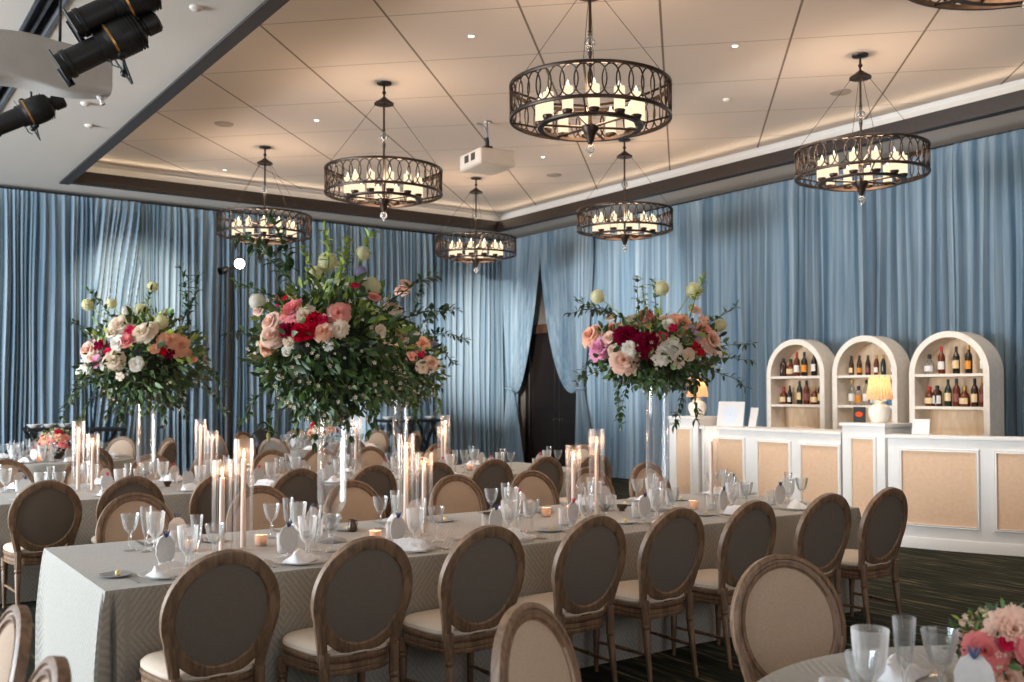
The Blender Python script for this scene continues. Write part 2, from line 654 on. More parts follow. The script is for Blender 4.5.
for y in (5.6, 8.3, 11.0, 13.7, 16.4):
    b.box(X0 - .12, X0 - .04, y - .05, y + .05, .25, 4.3, .004)
for z in (.27, 2.6, 4.28):
    b.box(X0 - .115, X0 - .045, 5.6, 16.4, z - .04, z + .04, .004)
struct('window_1', b, 'white')
# right wall with the doorway cut out
DY0, DY1, DZ = 14.72, 16.72, 2.86
b = MB()
b.box(XW, XW + .12, Y0, DY0, 0, ZL + .6, 0)
b.box(XW, XW + .12, DY1, YB, 0, ZL + .6, 0)
b.box(XW, XW + .12, DY0, DY1, DZ, ZL + .6, 0)
struct('wall_right', b, 'wallp')
# ceiling : lip ring and raised field
b = MB()
for (a, c, d, e) in ((X0, TX0, Y0, YB), (TX1, XW, Y0, YB), (TX0, TX1, TY1, YB), (TX0, TX1, Y0, TY0)):
    if a == X0:
        # leave the lighting slot open
        b.box(a, 1.40, d, e, ZL, ZL + .05, 0)
        b.box(1.64, c, d, e, ZL, ZL + .05, 0)
    else:
        b.box(a, c, d, e, ZL, ZL + .05, 0)
struct('ceiling', b, 'ceil')
b = MB().box(TX0 - .25, TX1 + .4, TY0 - .4, TY1 + .45, ZT, ZT + .08, 0)
struct('ceiling_upper', b, 'ceilpanel')
# lighting slot
b = MB()
b.box(1.40, 1.43, Y0, YB - .3, ZL - .012, ZL + .3, 0)
b.box(1.61, 1.64, Y0, YB - .3, ZL - .012, ZL + .3, 0)
b.box(1.40, 1.64, Y0, YB - .3, ZL + .28, ZL + .31, 0)
b.box(1.505, 1.535, Y0, YB - .3, ZL + .02, ZL + .06, 0)
o = struct('trim_5', b, 'steel')


def ringsweep(prof, x0, x1, y0, y1):
    """profile of (offset outwards from the rectangle, z) swept round a rectangle with mitred corners"""
    m = MB()
    vs, fs = [], []
    for (d, z) in prof:
        vs += [(x0 - d, y0 - d, z), (x1 + d, y0 - d, z), (x1 + d, y1 + d, z), (x0 - d, y1 + d, z)]
    for j in range(len(prof) - 1):
        for i in range(4):
            k = (i + 1) % 4
            fs.append((j * 4 + i, j * 4 + k, j * 4 + 4 + k, j * 4 + 4 + i))
    m.add(vs, fs)
    return m


IX0, IX1, IY0, IY1 = TX0 + .14, TX1 - .14, TY0 + .14, TY1 - .14
struct('trim_1', ringsweep([(.14, ZL + .03), (.14, ZL - .012), (0, ZL - .012), (0, ZL + .045), (.02, ZL + .05), (.02, ZL + .095), (.045, ZL + .10), (.045, ZL + .145), (.07, ZL + .15), (.07, ZL + .20)], IX0, IX1, IY0, IY1), 'darkwood')
struct('trim_2', ringsweep([(.07, ZL + .20), (.20, ZL + .205), (.27, ZL + .33), (.27, ZL + .345), (.40, ZL + .35), (.40, ZT + .01)], IX0, IX1, IY0, IY1), 'covewhite')
b = MB().box(TX0 - .006, TX0 + .145, TY0, TY1, ZL - .03, ZL - .011, .004)
struct('trim_3', b, 'trimdark')
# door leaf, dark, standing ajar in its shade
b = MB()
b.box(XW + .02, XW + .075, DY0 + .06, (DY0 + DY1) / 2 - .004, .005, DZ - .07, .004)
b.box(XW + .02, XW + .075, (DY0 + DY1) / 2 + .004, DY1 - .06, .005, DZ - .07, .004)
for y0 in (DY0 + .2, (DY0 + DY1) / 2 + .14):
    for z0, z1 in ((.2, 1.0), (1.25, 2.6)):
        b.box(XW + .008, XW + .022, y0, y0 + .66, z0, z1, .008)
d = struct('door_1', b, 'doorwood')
b = MB()
for y in ((DY0 + DY1) / 2 - .1, (DY0 + DY1) / 2 + .1):
    b.lathe([(.026, 0), (.026, .008), (.01, .012), (.01, .05), (.02, .055), (.022, .075), (.0, .08)], 12, (XW + .02, y, 1.02), axis=(-1, 0, 0))
put('door_handle', b.mesh('door_handle', 'silver'), d)
b = MB()
b.box(XW - .05, XW + .08, DY0 - .08, DY0 + .06, 0, DZ, .006)
b.box(XW - .05, XW + .08, DY1 - .06, DY1 + .08, 0, DZ, .006)
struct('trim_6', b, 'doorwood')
b = MB()
b.box(XW - .06, XW + .08, DY0 - .1, DY1 + .1, DZ - .07, DZ + .12, .012)
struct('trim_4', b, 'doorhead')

# ------------------------------------------------------------------ drapes
DT = 4.79


def foldfn(seed):
    q = random.Random(seed)
    of = q.uniform(0, 100)

    def f(s):
        w = noise.noise(Vector((s * 1.7 + of, 0, 0)))
        w2 = noise.noise(Vector((s * .6, of, 3.3)))
        ph = 2 * PI * s / .15 + 5.2 * w
        a = .55 + .5 * noise.noise(Vector((s * 2.6, of, 0)))
        v = a * (math.sin(ph) + .35 * math.sin(2 * ph + .8)) + .30 * math.sin(2.13 * ph + 2 * w) + .34 * w2
        return v
    return f


def drape(name, s0, s1, wall, seed, label, sway=None, amp=.075, base=0.0, zbot=.012, top=DT):
    """wall 'b': runs along x at y=YB ; wall 'r': runs along y at x=XW"""
    L = s1 - s0
    nu = max(20, int(L / .013))
    nv = 110 if sway else 24
    f = foldfn(seed)

    def P(u, v):
        z = lerp(zbot, top, v)
        s = s0 + u * L
        sh = sway(s, z) if sway else 0
        sf = s + sh
        A = amp * (.55 + .6 * (1 - v) ** .7) * min(1, .25 + (1 - v) * 14)
        d = .15 + base + A * f(sf) + .02 * noise.noise(Vector((s * 1.3, z * .7, seed)))
        ss = s + .012 * math.sin(z * 1.7 + s * 9)
        if v < .02:
            d += .01
        if wall == 'b':
            return (ss, YB - .1 - d, z)
        return (XW - .1 - d, ss, z)
    m = MB().grid(nu, nv, P)
    # header tape folded over the hanging pipe
    o = put(name, m.mesh(name, 'drape'))
    tag(o, label, 'drape', 'blue drapes hung along the walls')
    h = MB()
    if wall == 'b':
        h.tube([(s0 + .01, YB - .25, top + .012), (s1 - .01, YB - .25, top + .012)], .014, 8)
    else:
        h.tube([(XW - .25, s0 + .01, top + .012), (XW - .25, s1 - .01, top + .012)], .014, 8)
    put('hanging_pipe', h.mesh('hanging_pipe', 'blackmetal'), o)
    return o


drape('wall_drape', -3.5, 1.9, 'b', 1, 'blue drape at the back wall end farthest from the bar')
drape('wall_drape', 1.9, 3.62, 'b', 2, 'dark blue drape behind the round table with the pink centrepiece', base=.02)
drape('wall_drape', 3.62, 4.34, 'b', 3, 'narrow swept blue drape with slanting folds above the small bouquet', sway=lambda s, z: -.20 * (z - 4.79) * .55, base=.05)
drape('wall_drape', 4.34, 5.75, 'b', 4, 'blue drape hung beside the black light stand, bouquet in front', base=0)
drape('wall_drape', 5.75, 8.2, 'b', 5, 'blue drape directly behind the largest bouquet', base=.02)
drape('wall_drape', 8.2, 10.15, 'b', 6, 'blue drape behind the black table with crossed legs and white bowls', base=.0)
drape('wall_drape', 10.15, 11.84, 'b', 7, 'pale blue drape in the room corner beside the tied-back curtain', base=.03)
drape('wall_drape', 11.45, 14.66, 'r', 8, 'blue drape between the doorway curtain and the arched shelves', base=.0)
drape('wall_drape', 9.5, 11.45, 'r', 9, 'pale blue drape meeting its neighbour at the arched shelf by the doorway side', base=.03)
drape('wall_drape', 7.02, 9.5, 'r', 10, 'blue drape behind the middle arched shelf', base=.0)
drape('wall_drape', 5.2, 7.02, 'r', 12, 'deep blue drape beside the arched shelf farthest from the doorway', base=.03)
drape('wall_drape', 1.0, 5.2, 'r', 13, 'deep blue drape behind the curved bar end', base=.0)


drape('wall_drape', 16.80, 17.28, 'r', 14, 'narrow blue drape filling the room corner behind the tied-back curtain', base=-.02)


def swag(name, top0, top1, tie, foot0, foot1, label, seed):
    """tied-back doorway curtain: top edge from top0 (outer) to top1 (inner), gathered at tie, tail to the floor"""
    ty, tz = tie
    f = foldfn(seed)
    nu = 110

    def curve(u, t):
        yt = lerp(top0, top1, u)
        sg = 1 if top1 > top0 else -1
        inner = u
        gath = ty + (u - .35) * .16 * sg
        if t < .7:
            k = t / .7
            p0 = Vector((yt, DT))
            p3 = Vector((gath, tz + .10 * (1 - u)))
            wid = abs(top1 - top0)
            p1 = Vector((lerp(yt, gath, .16 * u), lerp(DT, tz, .55)))
            p2 = Vector((lerp(gath, yt, .42 * inner), tz - .34 * inner ** 1.5 + .12 * (1 - u)))
            a = (1 - k) ** 3
            bb = 3 * k * (1 - k) ** 2
            c = 3 * k * k * (1 - k)
            e = k ** 3
            p = p0 * a + p1 * bb + p2 * c + p3 * e
            A = lerp(.06, .035, k) * min(1, .25 + k * 6)
        else:
            k = (t - .7) / .3
            yf = lerp(foot0, foot1, u)
            e = k ** .8
            p = Vector((lerp(gath, yf, e), lerp(tz + .10 * (1 - u), .015, k)))
            A = lerp(.035, .07, k)
        return p, A

    def P(u, t):
        p, A = curve(u, t)
        d = .27 + A * f(u * 2.2) * .9 + .05 * math.sin(PI * min(1, t / .7)) * u
        return (XW - .1 - d, p.x, p.y)
    m = MB().grid(nu, 46, P)
    o = put(name, m.mesh(name, 'drape'))
    tag(o, label, 'curtain')
    # tie band
    tb = MB()
    c = [(XW - .37 + .09 * math.cos(a), ty + .10 * math.sin(a), tz + .06 + .02 * math.sin(a)) for a in [2 * PI * i / 20 for i in range(20)]]
    tb.tube(c, .018, 8, closed=True)
    put('tie_band', tb.mesh('tie_band', 'drape'), o)
    return o


swag('doorway_curtain', 17.2, 15.82, (16.92, 1.60), 17.25, 16.45, 'pale blue curtain tied back toward the room corner beside the dark doorway', 21)
swag('doorway_curtain', 14.2, 15.86, (14.56, 1.60), 14.2, 14.72, 'pale blue curtain tied back toward the bar beside the dark doorway', 22)


# ------------------------------------------------------------------ ceiling fittings
pd = MB().lathe([(.05, 0), (.05, -.006), (.034, -.010), (.030, -.004), (.030, .0)], 20)
dl_ring = pd.mesh('downlight_ring', 'ceil')
dl_lens = MB().lathe([(.0005, -.004), (.030, -.004)], 16).mesh('downlight_lens', 'downlight')
spk = MB().lathe([(.0005, -.012), (.09, -.012), (.125, -.010), (.13, 0)], 28).mesh('speaker_grille', 'metalgrey')
dlp = [((5.47, 8.52), 'small recessed downlight in the ceiling between the two largest chandeliers'),
       ((9.25, 12.31), 'small recessed downlight beside the hanging projector'),
       ((7.94, 7.14), 'small recessed downlight next to the chandelier closest to the bar'),
       ((5.46, 12.41), 'small recessed downlight above the bouquet of the front table'),
       ((5.44, 16.1), 'small recessed downlight over the back wall drapes')]
for (x, y), lb in dlp:
    e = empty('ceiling_downlight', (x, y, ZT - .001))
    tag(e, lb, 'downlight', 'recessed ceiling downlights')
    put('trim_ring', dl_ring, e)
    put('lens', dl_lens, e)
for (x, y), lb in [((4.49, 13.33), 'flat round ceiling speaker near the corner of the raised ceiling'),
                   ((10.19, 13.25), 'flat round ceiling speaker beyond the projector'),
                   ((10.25, 7.51), 'flat round ceiling speaker beside the rod of the bar chandelier')]:
    e = put('ceiling_speaker', spk, None, (x, y, ZT - .001))
    tag(e, lb, 'speaker', 'round ceiling speakers')
sd = MB().lathe([(.0005, -.035), (.03, -.035), (.05, -.02), (.055, 0)], 18).mesh('sprinkler_cover', 'ceil')
for (x, y, z), lb in [((9.32, 8.52, ZT), 'small round ceiling detector near the bar chandelier'),
                      ((2.55, 8.31, ZL), 'small white ceiling detector beside the stage spotlights'),
                      ((2.39, 11.82, ZL), 'small white ceiling detector above the white fabric wrap'),
                      ((2.63, 12.78, ZL), 'small white ceiling detector close to the dark ceiling trim')]:
    e = put('ceiling_detector', sd, None, (x, y, z - .001))
    tag(e, lb, 'detector')

# ------------------------------------------------------------------ oval-back dining chair (front towards +y)
TAU = math.radians(12)
RC = Vector((0, -.236, .70))


def backpt(x, h, n):
    n = n + .22 * x * x
    return (RC.x + x, RC.y - h * math.sin(TAU) + n * math.cos(TAU), RC.z + h * math.cos(TAU) + n * math.sin(TAU))


RA, RB = .215, .240


def chair_proto():
    p = Proto('dining_chair')
    # carved oval ring
    prof = [(-.026, -.012), (-.020, -.019), (.020, -.021), (.0285, -.017), (.0285, .012), (.020, .017), (.011, .020), (.006, .013), (-.002, .013), (-.006, .020), (-.016, .018), (-.020, .010), (-.026, .008)]
    n = 56
    m = MB()

    def ring(u, v):
        a = 2 * PI * u
        r, d = prof[int(round(v * len(prof))) % len(prof)]
        return backpt((RA + r) * math.cos(a), (RB + r) * math.sin(a), d)
    m.grid(n, len(prof), ring, True, True)
    for s in (-1, 1):
        pts = []
        for (x, h) in ((.206, -.085), (.199, -.125), (.189, -.165), (.181, -.205), (.174, -.245), (.172, -.285)):
            pts.append(backpt(s * x, h, -.002))
        m.tube(pts, [.022, .024, .024, .023, .022, .022], 8, sq=(1, .85))
    me = m.mesh('back_frame', ['wood', 'daylitwood'])
    for pl in me.polygons:  # outward faces take the paler oak with the daylight painted in
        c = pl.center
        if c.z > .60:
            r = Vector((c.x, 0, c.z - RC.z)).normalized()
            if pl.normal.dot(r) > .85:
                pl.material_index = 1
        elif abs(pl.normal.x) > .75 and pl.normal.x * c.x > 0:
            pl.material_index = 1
    p.part('back_frame', me)
    m = MB()

    def disc(sign, base, dome, rim):
        def f(u, v):
            a = 2 * PI * u
            r = 1 - v
            k = base + sign * dome * (1 - r ** 4)
            return backpt((RA - rim) * r * math.cos(a), (RB - rim) * r * math.sin(a), k)
        return f
    m.grid(40, 8, disc(-1, -.008, .006, .022), True)
    p.part('back_panel', m.mesh('back_panel', 'taupe'), label='taupe linen panel seen from behind')
    m = MB()
    m.grid(40, 9, disc(1, .006, .026, .020), True)
    p.part('back_cushion', m.mesh('back_cushion', 'beige'))
    # seat

    def outline(off, n=40):
        o = []
        for i in range(n):
            a = 2 * PI * i / n
            c, s = math.cos(a), math.sin(a)
            x = abs(c) ** .55 * (1 if c >= 0 else -1)
            y = abs(s) ** .55 * (1 if s >= 0 else -1)
            yy = y * (.208 + off) + .005
            xx = x * (.212 + off + .028 * y) * 1.0
            if y > 0:
                yy += .022 * (1 - x * x) * y
            o.append((xx, yy))
        return o
    prof = [(-.05, .352), (-.006, .352), (-.002, .358), (-.002, .372), (-.008, .377), (-.002, .382), (-.002, .400), (-.009, .405), (-.001, .410), (.004, .420), (.004, .434), (-.01, .438), (-.06, .438)]
    m = MB()
    vs, fs = [], []
    n = 40
    for off, z in prof:
        vs += [(x, y, z) for x, y in outline(off)]
    for j in range(len(prof) - 1):
        for i in range(n):
            k = (i + 1) % n
            fs.append((j * n + i, j * n + k, (j + 1) * n + k, (j + 1) * n + i))
    m.add(vs, fs)
    p.part('seat_frame', m.mesh('seat_frame', 'wood'))
    m = MB()
    prof = [(-.006, .436), (.002, .446), (.001, .462), (-.012, .476), (-.05, .486), (-.11, .491), (-.19, .492)]
    vs, fs = [], []
    for off, z in prof:
        vs += [(x, y, z) for x, y in outline(off)]
    for j in range(len(prof) - 1):
        for i in range(n):
            k = (i + 1) % n
            fs.append((j * n + i, j * n + k, (j + 1) * n + k, (j + 1) * n + i))
    fs.append(tuple((len(prof) - 1) * n + i for i in range(n)))
    m.add(vs, fs)
    p.part('seat_cushion', m.mesh('seat_cushion', 'ivory'))
    # legs
    m = MB()
    m.lathe([(.0005, 0), (.011, 0), (.013, .012), (.010, .022), (.0125, .03), (.021, .27), (.017, .278), (.024, .286), (.024, .297), (.018, .302), (.025, .310), (.026, .372), (.0005, .374)], 14, rip=.06, nr=7, z0=.03, z1=.272)
    fl = m.mesh('front_leg', 'wood')
    for s in (-1, 1):
        p.part('leg', fl, (s * .203, .172, 0))
    for s in (-1, 1):
        m = MB()
        m.tube([(s * .172, -.196, .46), (s * .172, -.196, .40), (s * .172, -.197, .335)], .022, 8, sq=(1, .9))
        rows = [(.335, .018), (.325, .023), (.315, .023), (.305, .017), (.295, .021), (.15, .0165), (.03, .012), (.018, .0145), (.006, .013), (0, .011)]
        m.tube([(s * (.172 + .004 * (.335 - z) / .335), -.197 - .045 * ((.335 - z) / .335) ** 1.3, z) for z, r in rows], [r for z, r in rows], 12)
        p.part('leg', m.mesh('rear_leg', 'wood'))
    for s in (-1, 1):
        m = MB()
        m.tube([(s * .2025, .172, .17), (s * .188, 0, .172), (s * .174, -.212, .17)], [.008, .011, .008], 8)
        p.part('stretcher', m.mesh('stretcher', 'wood'))
    return p


CHAIR = chair_proto()

# tables ------------------------------------------------------------------
ZTAB = .745


def long_cloth(x0, x1, y0, y1, label):
    """floor-length cloth over a long rectangular table, soft pleats at the corners"""
    m = MB()
    # plan perimeter, anticlockwise: (x, y, offset x, offset y) ; offsets grow towards the hem
    per = []

    def side(ax, ay, bx, by, nrm):
        L = math.hypot(bx - ax, by - ay)
        k = max(10, int(L / .06))
        for i in range(k + 1):
            t = i / k
            per.append((lerp(ax, bx, t), lerp(ay, by, t), nrm[0] * .012, nrm[1] * .012, nrm[0], nrm[1]))
    c = .10

    def corner(x, y, n1, n2):
        # a double box pleat: face 1 runs along n2, face 2 runs along -n1
        d = ((n1[0] + n2[0]) * .7071, (n1[1] + n2[1]) * .7071)

        def put1(s, o, n):
            # s: distance from the corner along face 1 (<0) or face 2 (>0)
            if s < 0:
                bx, by = x + n2[0] * s, y + n2[1] * s
            else:
                bx, by = x - n1[0] * s, y - n1[1] * s
            per.append((bx, by, n[0] * o, n[1] * o, n[0], n[1]))
        for s_, o in ((-.075, .022), (-.055, .034), (-.04, .030), (-.034, .0), (-.030, -.05), (-.022, -.05), (-.016, .0)):
            put1(s_, o, n1)
        per.append((x, y, d[0] * .045, d[1] * .045, d[0], d[1]))
        for s_, o in ((.016, .0), (.022, -.05), (.030, -.05), (.034, .0), (.04, .030), (.055, .034), (.075, .022)):
            put1(s_, o, n2)
    side(x0 + c, y0, x1 - c, y0, (0, -1))
    corner(x1, y0, (0, -1), (1, 0))
    side(x1, y0 + c, x1, y1 - c, (1, 0))
    corner(x1, y1, (1, 0), (0, 1))
    side(x1 - c, y1, x0 + c, y1, (0, 1))
    corner(x0, y1, (0, 1), (-1, 0))
    side(x0, y1 - c, x0, y0 + c, (-1, 0))
    corner(x0, y0, (-1, 0), (0, -1))
    n = len(per)
    al = [0]
    for i in range(1, n):
        al.append(al[-1] + max(.012, math.hypot(per[i][0] - per[i - 1][0], per[i][1] - per[i - 1][1])))
    rows = [(.0, ZTAB), (.003, ZTAB - .003), (.005, ZTAB - .010)] + [(.005, ZTAB - .010 - (ZTAB - .014) * (k / 11) ** 1.2) for k in range(1, 12)]
    vs, uvs = [], []
    for ri, (o, z) in enumerate(rows):
        t = max(0, (ZTAB - .01 - z) / ZTAB)
        g = min(1, t * 2.2) ** .7
        for i, (x, y, ox, oy, nx, ny) in enumerate(per):
            wob = .007 * t * noise.noise(Vector((x * 2.1, y * 2.1, 1.7))) + .004 * t * math.sin(al[i] * 9)
            e = o + wob
            vs.append((x + nx * e + ox * g, y + ny * e + oy * g, z))
            uvs.append((al[i], z))
    fs = []
    for j in range(len(rows) - 1):
        for i in range(n):
            k = (i + 1) % n
            fs.append((j * n + k, j * n + i, (j + 1) * n + i, (j + 1) * n + k))
    # closing seam keeps its pattern continuous enough to be hidden in the pleat
    m.add(vs, fs, uvs)
    # top
    nu, nv = 60, 16
    m.grid(nu, nv, lambda u, v: (lerp(x0, x1, u), lerp(y0, y1, v), ZTAB + .0008 + .0012 * noise.noise(Vector((u * 14, v * 6, 0)))), uvfn=lambda u, v: (lerp(x0, x1, u), lerp(y0, y1, v)))
    o = put('tablecloth', m.mesh('tablecloth', 'damask'))
    tag(o, label, 'tablecloth', 'grey damask tablecloths')
    return o


def round_cloth(cx, cy, r, label):
    m = MB()
    n = 96
    rows = [(0, ZTAB), (.006, ZTAB - .005), (.010, ZTAB - .02)] + [(.012 + .03 * (k / 7), ZTAB - .02 - (ZTAB - .03) * k / 7) for k in range(1, 8)]
    vs, uvs = [], []
    for o, z in rows:
        t = (ZTAB - z) / ZTAB
        for i in range(n):
            a = 2 * PI * i / n
            rr = r + o + .03 * t * math.sin(15 * a + 1.2 * math.sin(3 * a))
            vs.append((rr * math.cos(a), rr * math.sin(a), z))
            uvs.append((a * r, z))
    fs = []
    for j in range(len(rows) - 1):
        for i in range(n):
            k = (i + 1) % n
            fs.append((j * n + k, j * n + i, (j + 1) * n + i, (j + 1) * n + k))
    m.add(vs, fs, uvs)
    m.grid(n, 8, lambda u, v: (r * (1 - v * .999) * math.cos(2 * PI * u), r * (1 - v * .999) * math.sin(2 * PI * u), ZTAB), True,
           uvfn=lambda u, v: (r * (1 - v) * math.cos(2 * PI * u), r * (1 - v) * math.sin(2 * PI * u)))
    o = put('tablecloth', m.mesh('round_tablecloth', 'damask'), None, (cx, cy, 0))
    tag(o, label, 'tablecloth', 'grey damask tablecloths')
    return o


T1 = (1.0, 6.23, 4.44, 5.85)
T2 = (0.95, 6.85, 8.25, 9.65)
long_cloth(*T1, 'grey damask cloth over the front long banquet table')
long_cloth(*T2, 'grey damask cloth over the rear long banquet table')
RT = [(2.4, 13.4), (6.2, 13.8)]
round_cloth(*RT[0], .92, 'grey cloth on the round table with the pink low centrepiece by the dark drapes')
round_cloth(*RT[1], .92, 'grey cloth on the round table between the light stand and black serving table')
T0 = (2.60, 1.13)
round_cloth(*T0, .90, 'cloth of the cropped round table holding coral roses, closest to the camera')


def chair(x, y, ang, label, group):
    """ang: direction the sitter faces, radians from +x"""
    return CHAIR.place((x, y, 0), ang - PI / 2, label, 'chair', group)


CX1 = [1.33, 1.96, 2.59, 3.25, 3.84, 4.45, 5.17, 5.79]
CF1 = [1.62, 2.42, 3.11, 3.95, 4.68, 5.27, 6.06]
CX2 = [1.32, 1.92, 2.60, 3.24, 3.91, 4.53, 5.18, 5.78, 6.42]
CF2 = [1.41, 2.10, 2.70, 3.35, 3.98, 4.54, 5.20, 6.12]
JR = random.Random(5)
for i, x in enumerate(CX1):
    chair(x, 4.165, PI / 2 + JR.uniform(-.05, .05), f'oval-back chair, {ORD[7 - i]} from the bar end, near side of the front long table', 'chairs along the near side of the front table')
for i, x in enumerate(CF1):
    chair(x, 6.12 + (.12 if i == 6 else 0), -PI / 2 + JR.uniform(-.06, .06), f'oval-back chair, {ORD[6 - i]} from the bar end, far side of the front long table', 'chairs along the far side of the front table')
for i, x in enumerate(CX2):
    chair(x, 7.93, PI / 2 + JR.uniform(-.05, .05), f'oval-back chair, {ORD[8 - i]} from the doorway end, near side of the rear long table', 'chairs along the near side of the rear table')
for i, x in enumerate(CF2):
    chair(x, 9.95, -PI / 2 + JR.uniform(-.08, .08), f'oval-back chair, {ORD[7 - i]} from the doorway end, far side of the rear long table', 'chairs along the far side of the rear table')
chair(7.13, 9.05, PI, 'oval-back chair alone at the doorway end of the rear long table', 'chair at the table end')


def round_chairs(c, r, angs, what, group):
    for i, a in enumerate(angs):
        a = math.radians(a)
        chair(c[0] + r * math.cos(a), c[1] + r * math.sin(a), a + PI, f'oval-back chair, {ORD[i]} clockwise seat from the bar side, {what}', group)


round_chairs(RT[0], 1.22, [10, -40, -85, -130, 180, 130, 85, 45], 'round table with pink centrepiece', 'chairs round the pink centrepiece table')
round_chairs(RT[1], 1.26, [-5, -55, -100, -140, 175, 120, 82, 30], 'round table by the light stand', 'chairs round the light stand table')
a0 = math.atan2(2.44 - T0[1], 3.03 - T0[0])
chair(T0[0] + 1.2 * math.cos(a0), T0[1] + 1.2 * math.sin(a0), a0 + PI, 'light beige oval-back chair fronting the bar behind the close cropped round table', 'chairs at the close round table')
a1 = math.atan2(2.35 - T0[1], 1.69 - T0[0])
chair(T0[0] + 1.26 * math.cos(a1), T0[1] + 1.26 * math.sin(a1), a1 + PI - .2, 'cropped oval-back chair at the bottom edge, in front of the dark row', 'chairs at the close round table')
for (x, y, ang, lb) in ((.49, 3.23, 181, 'oval-back chair seen edge-on beside the pale end of the front tablecloth'), (.47, 2.55, 178, 'oval-back chair with only its rim peeking above the bottom edge of view')):
    a = math.radians(ang)
    chair(x + .29 * math.cos(a), y + .29 * math.sin(a), a, lb, 'chairs turned away from the front table end')

# ------------------------------------------------------------------ tableware
goblet = Proto('water_goblet').body(MB().lathe(
    [(.0005, .0), (.034, .0), (.035, .003), (.012, .010), (.007, .018), (.009, .032), (.006, .044), (.016, .056), (.030, .075), (.037, .105), (.041, .150), (.043, .172),
     (.0415, .172), (.039, .150), (.035, .106), (.027, .078), (.008, .064), (.0005, .062)], 32, rip=.035, nr=16, z0=.06, z1=.168).mesh('water_goblet', 'milky'))
wineg = Proto('wine_glass').body(MB().lathe(
    [(.0005, .0), (.034, .0), (.034, .003), (.008, .009), (.005, .02), (.007, .05), (.0045, .075), (.012, .088), (.024, .100), (.034, .13), (.043, .175),
     (.0418, .175), (.0328, .13), (.022, .102), (.0005, .093)], 28, rip=.03, nr=14, z0=.09, z1=.15).mesh('wine_glass', 'clear'))
flute = Proto('champagne_flute').body(MB().lathe(
    [(.0005, .0), (.030, .0), (.030, .003), (.007, .009), (.0045, .02), (.007, .04), (.0045, .062), (.009, .078), (.017, .105), (.023, .15), (.028, .215),
     (.027, .215), (.022, .15), (.015, .107), (.0005, .085)], 24, rip=.04, nr=12, z0=.08, z1=.17).mesh('champagne_flute', 'clear'))
tumb = MB().lathe([(.0005, .0), (.030, .0), (.034, .004), (.037, .05), (.039, .105), (.0375, .105), (.0355, .05), (.0315, .012), (.0005, .010)], 32, rip=.03, nr=16, z0=.003, z1=.1)
tumbler = Proto('cut_tumbler').body(tumb.mesh('cut_tumbler', 'milky'))


def napkin_mesh():
    m = MB()

    def f(u, v):
        x, y = (u - .5) * .20, (v - .5) * .135
        x += .012 * math.sin(7 * v + 2)
        y += .014 * math.sin(5 * u)
        r = math.exp(-((y - .012) / .026) ** 2) * (.6 + .4 * math.cos(3.2 * (u - .45)))
        r2 = math.exp(-((y + .035) / .016) ** 2) * .45
        e = min(1, 9 * min(u, 1 - u, v, 1 - v))
        z = .004 + e * (.010 + .046 * r + .03 * r2 + .008 * noise.noise(Vector((x * 40, y * 40, 3))))
        return (x, y, z)
    m.grid(26, 20, f)
    m.grid(26, 20, lambda u, v: (f(u, 1 - v)[0], f(u, 1 - v)[1], f(u, 1 - v)[2] - .0035))
    return m.mesh('folded_napkin', 'napkin')


napkin = Proto('folded_napkin').body(napkin_mesh())
plate = Proto('glass_plate').body(MB().lathe([(.0005, .0), (.085, .0), (.135, .012), (.138, .014), (.135, .016), (.085, .005), (.0005, .005)], 40, rip=.012, nr=20, z0=.01, z1=.03).mesh('glass_plate', 'milky'))
bp = Proto('butter_plate').body(MB().lathe([(.0005, .0), (.05, .0), (.075, .008), (.076, .010), (.072, .011), (.05, .004), (.0005, .004)], 32).mesh('butter_plate', 'plate'))
butter = Proto('butter_ball').body(MB().ball((0, 0, .013), .013, 12, 8).mesh('butter_ball', 'butter'))


def card_proto(rib):
    p = Proto('place_card')
    m = MB()
    n = 28
    out = []
    for i in range(n):
        a = 2 * PI * i / n
        k = 1 + .035 * math.cos(11 * a)
        out.append((.043 * k * math.cos(a), .062 * k * math.sin(a)))
    m.prism(out, -.003, .003, lambda x, y, z: (x, z, .080 + y))
    m.lathe([(.024, 0), (.026, .006), (.006, .012), (.004, .03)], 14)
    p.body(m.mesh('place_card', 'cardpaper'))
    m = MB()
    for s in (-1, 0, 1):
        m.tube([(0, -.004, .132), (s * .006, -.008, .142), (s * .011, -.008, .154), (s * .014, -.006, .160)], [.003, .0038, .0035, .0015], 6)
    m.ball((0, -.005, .135), .005, 8, 6)
    p.part('ribbon', m.mesh('ribbon', rib), label=('pink' if rib == 'pinkribbon' else 'dark blue') + ' ribbon')
    return p


cardp, cardb = card_proto('pinkribbon'), card_proto('blueribbon')
fk = MB()
fk.tube([(0, -.10, .004), (0, -.04, .006), (0, .03, .004), (0, .05, .006)], [.005, .004, .003, .006], 8, sq=(1.2, .4))
for q in (-.006, -.002, .002, .006):
    fk.tube([(q, .05, .006), (q, .075, .004), (q, .098, .008)], [.0014, .0013, .0008], 5)
fork = Proto('dinner_fork').body(fk.mesh('dinner_fork', 'silver'))
kn = MB()
kn.tube([(0, -.11, .005), (0, -.05, .005), (0, 0, .004)], [.006, .0055, .005], 8, sq=(1.2, .5))
kn.tube([(0, 0, .004), (.001, .05, .004), (.0, .095, .004), (-.002, .115, .004)], [.007, .009, .008, .002], 8, sq=(1.2, .18))
knife = Proto('table_knife').body(kn.mesh('table_knife', 'silver'))


